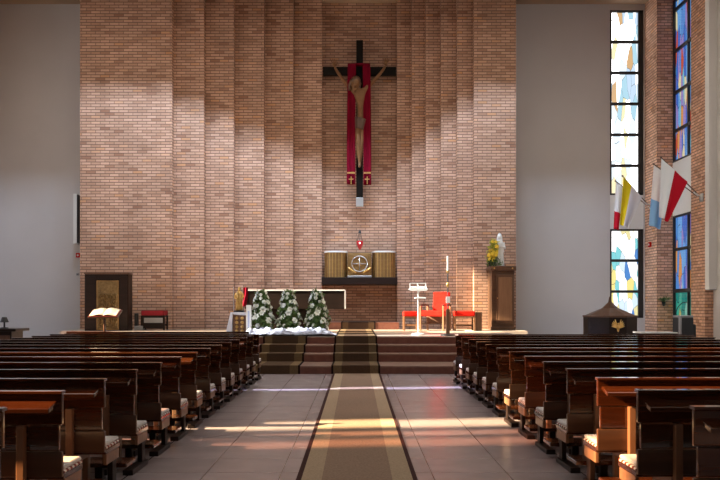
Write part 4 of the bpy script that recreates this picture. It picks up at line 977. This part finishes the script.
# ------------------------------------------------------------------ flags
def two_tone(name, ca, cb, split, axis):
    m = M(name, ca, 0.85, spec=0.1); tc = nd(m, 'ShaderNodeUVMap'); sx = nd(m, 'ShaderNodeSeparateXYZ')
    lk(m, tc.outputs[0], sx.inputs[0]); r = ramp(m, [(0, ca), (split, cb)], 'CONSTANT'); lk(m, sx.outputs[axis], r.inputs[0]); lk(m, r.outputs[0], bsdf(m).inputs['Base Color'])
    return m
def flag(name, label, group, tip, base, quad, mat, folds, amp, ph):
    """tip/base: 3D ends of the pole; quad: hem corners under tip and base (3D); cloth hangs from the pole"""
    t = thing('flag', label, 'flag', base, 0, group); b = Vector(base)
    mb = MB(); mb.tube([Vector((0, 0, 0)), Vector(tip)-b], 0.016, 8); mb.ell(Vector(tip)-b, 0.03); mb.build('pole', MIDWOOD, t)
    A, B, Cc, Dd = [Vector(p)-b for p in quad]     # A tip-top, B base-top, Cc hem under tip, Dd hem under base
    nu, nv = 26, 26; mb = MB(); g = []
    for i in range(nu+1):
        u = i/nu; row = []
        for j in range(nv+1):
            v = j/nv; top = A.lerp(B, u); bot = Cc.lerp(Dd, u); p = top.lerp(bot, v)
            p.y += amp*math.sin(folds*2*PI*u+ph)*min(1, 0.15+v); p.x += 0.35*amp*math.sin(folds*2*PI*u+ph+1.2)*v
            row.append(mb.bm.verts.new(p))
        g.append(row)
    L = mb.bm.loops.layers.uv.new('UVMap')
    for i in range(nu):
        for j in range(nv):
            f = mb.bm.faces.new([g[i][j], g[i+1][j], g[i+1][j+1], g[i][j+1]]); f.smooth = True
            for l, (a, c) in zip(f.loops, ((i, j), (i+1, j), (i+1, j+1), (i, j+1))): l[L].uv = (a/nu, c/nv)
    me = bpy.data.meshes.new('cloth'); mb.bm.to_mesh(me); mb.bm.free(); me.materials.append(mat)
    o = bpy.data.objects.new('cloth', me); COL.objects.link(o); o.parent = t
    d = o.modifiers.new('thickness', 'SOLIDIFY'); d.thickness = 0.012; d.offset = 0
    return t
W_ = (0.80, 0.80, 0.84); R_ = (0.55, 0.012, 0.03); Y_ = (0.78, 0.60, 0.02); B_ = (0.25, 0.50, 0.85)
WR = two_tone('white_red', W_, R_, 0.50, 0); YW = two_tone('yellow_white', Y_, W_, 0.42, 0); WB = two_tone('white_blue', W_, B_, 0.55, 1); RW2 = two_tone('white_red_far', W_, R_, 0.62, 1)
yf = 23.2
hold = at(697.5, 194, yf)
flag('flag', 'white and red flag hanging from a slanted pole on the nearer brick pier', 'flags on the side wall', at(661, 157.5, yf-0.5), hold,
     (at(661.5, 158.5, yf-0.5), at(687.5, 182, yf-0.2), at(658.5, 216, yf-0.5), at(668, 222, yf-0.3)), WR, 1.6, 0.07, 0.4)
flag('flag', 'white and blue flag hanging behind the white and red one on the nearer pier', 'flags on the side wall', at(653.5, 164, yf+0.15), hold+Vector((0, 0.03, -0.05)),
     (at(654, 165, yf+0.15), at(668, 176, yf+0.1), at(649, 225, yf+0.15), at(660.5, 229.5, yf+0.12)), WB, 1.4, 0.06, 1.0)
yh = 25.7
hold2 = at(646.5, 203, yh)
flag('flag', 'yellow and white flag hanging from a slanted pole before the pale window', 'flags on the side wall', at(622.5, 176, yh-0.4), hold2,
     (at(623.5, 177, yh-0.4), at(642, 197, yh-0.1), at(619.5, 224, yh-0.4), at(629, 229, yh-0.3)), YW, 1.5, 0.06, 0.2)
flag('flag', 'narrow white and red flag hanging beside the yellow one before the pale window', 'flags on the side wall', at(615.5, 181, yh+0.1), hold2+Vector((0, 0.03, -0.05)),
     (at(616, 182, yh+0.1), at(624, 187, yh+0.08), at(613.5, 228.5, yh+0.1), at(619, 230, yh+0.1)), RW2, 1.2, 0.05, 0.7)
for nm, h, tgt in (('flag_holder', hold, Vector((PX2, yf, hold.z-0.10))), ('flag_holder', hold2, Vector((PX1, yh, hold2.z-0.1)))):
    lab = 'metal flag holder on the nearer brick pier' if h is hold else 'metal flag holder on the brick pier beside the pale window'
    t = thing(nm, lab, 'flag holder', tgt, 0, 'flag holders')
    MB().box(-0.03, 0, -0.08, 0.08, -0.12, 0.12).build('wall_plate', STEEL, t, bevel=0.006)
    dv = h-tgt
    MB().tube([(-0.03, 0, 0), dv*0.6, dv+Vector((0, 0, -0.03))], 0.018, 8).build('arm', STEEL, t)
    MB().tube([dv+Vector((0.03, 0, -0.05)), dv+Vector((-0.10, 0, 0.06))], 0.030, 10).build('socket', STEEL, t)
    MB().tube([(-0.03, 0, -0.1), dv*0.5+Vector((0, 0, -0.16)), dv*0.9+Vector((0, -0.1, -0.10))], 0.012, 8).build('brace', STEEL, t)
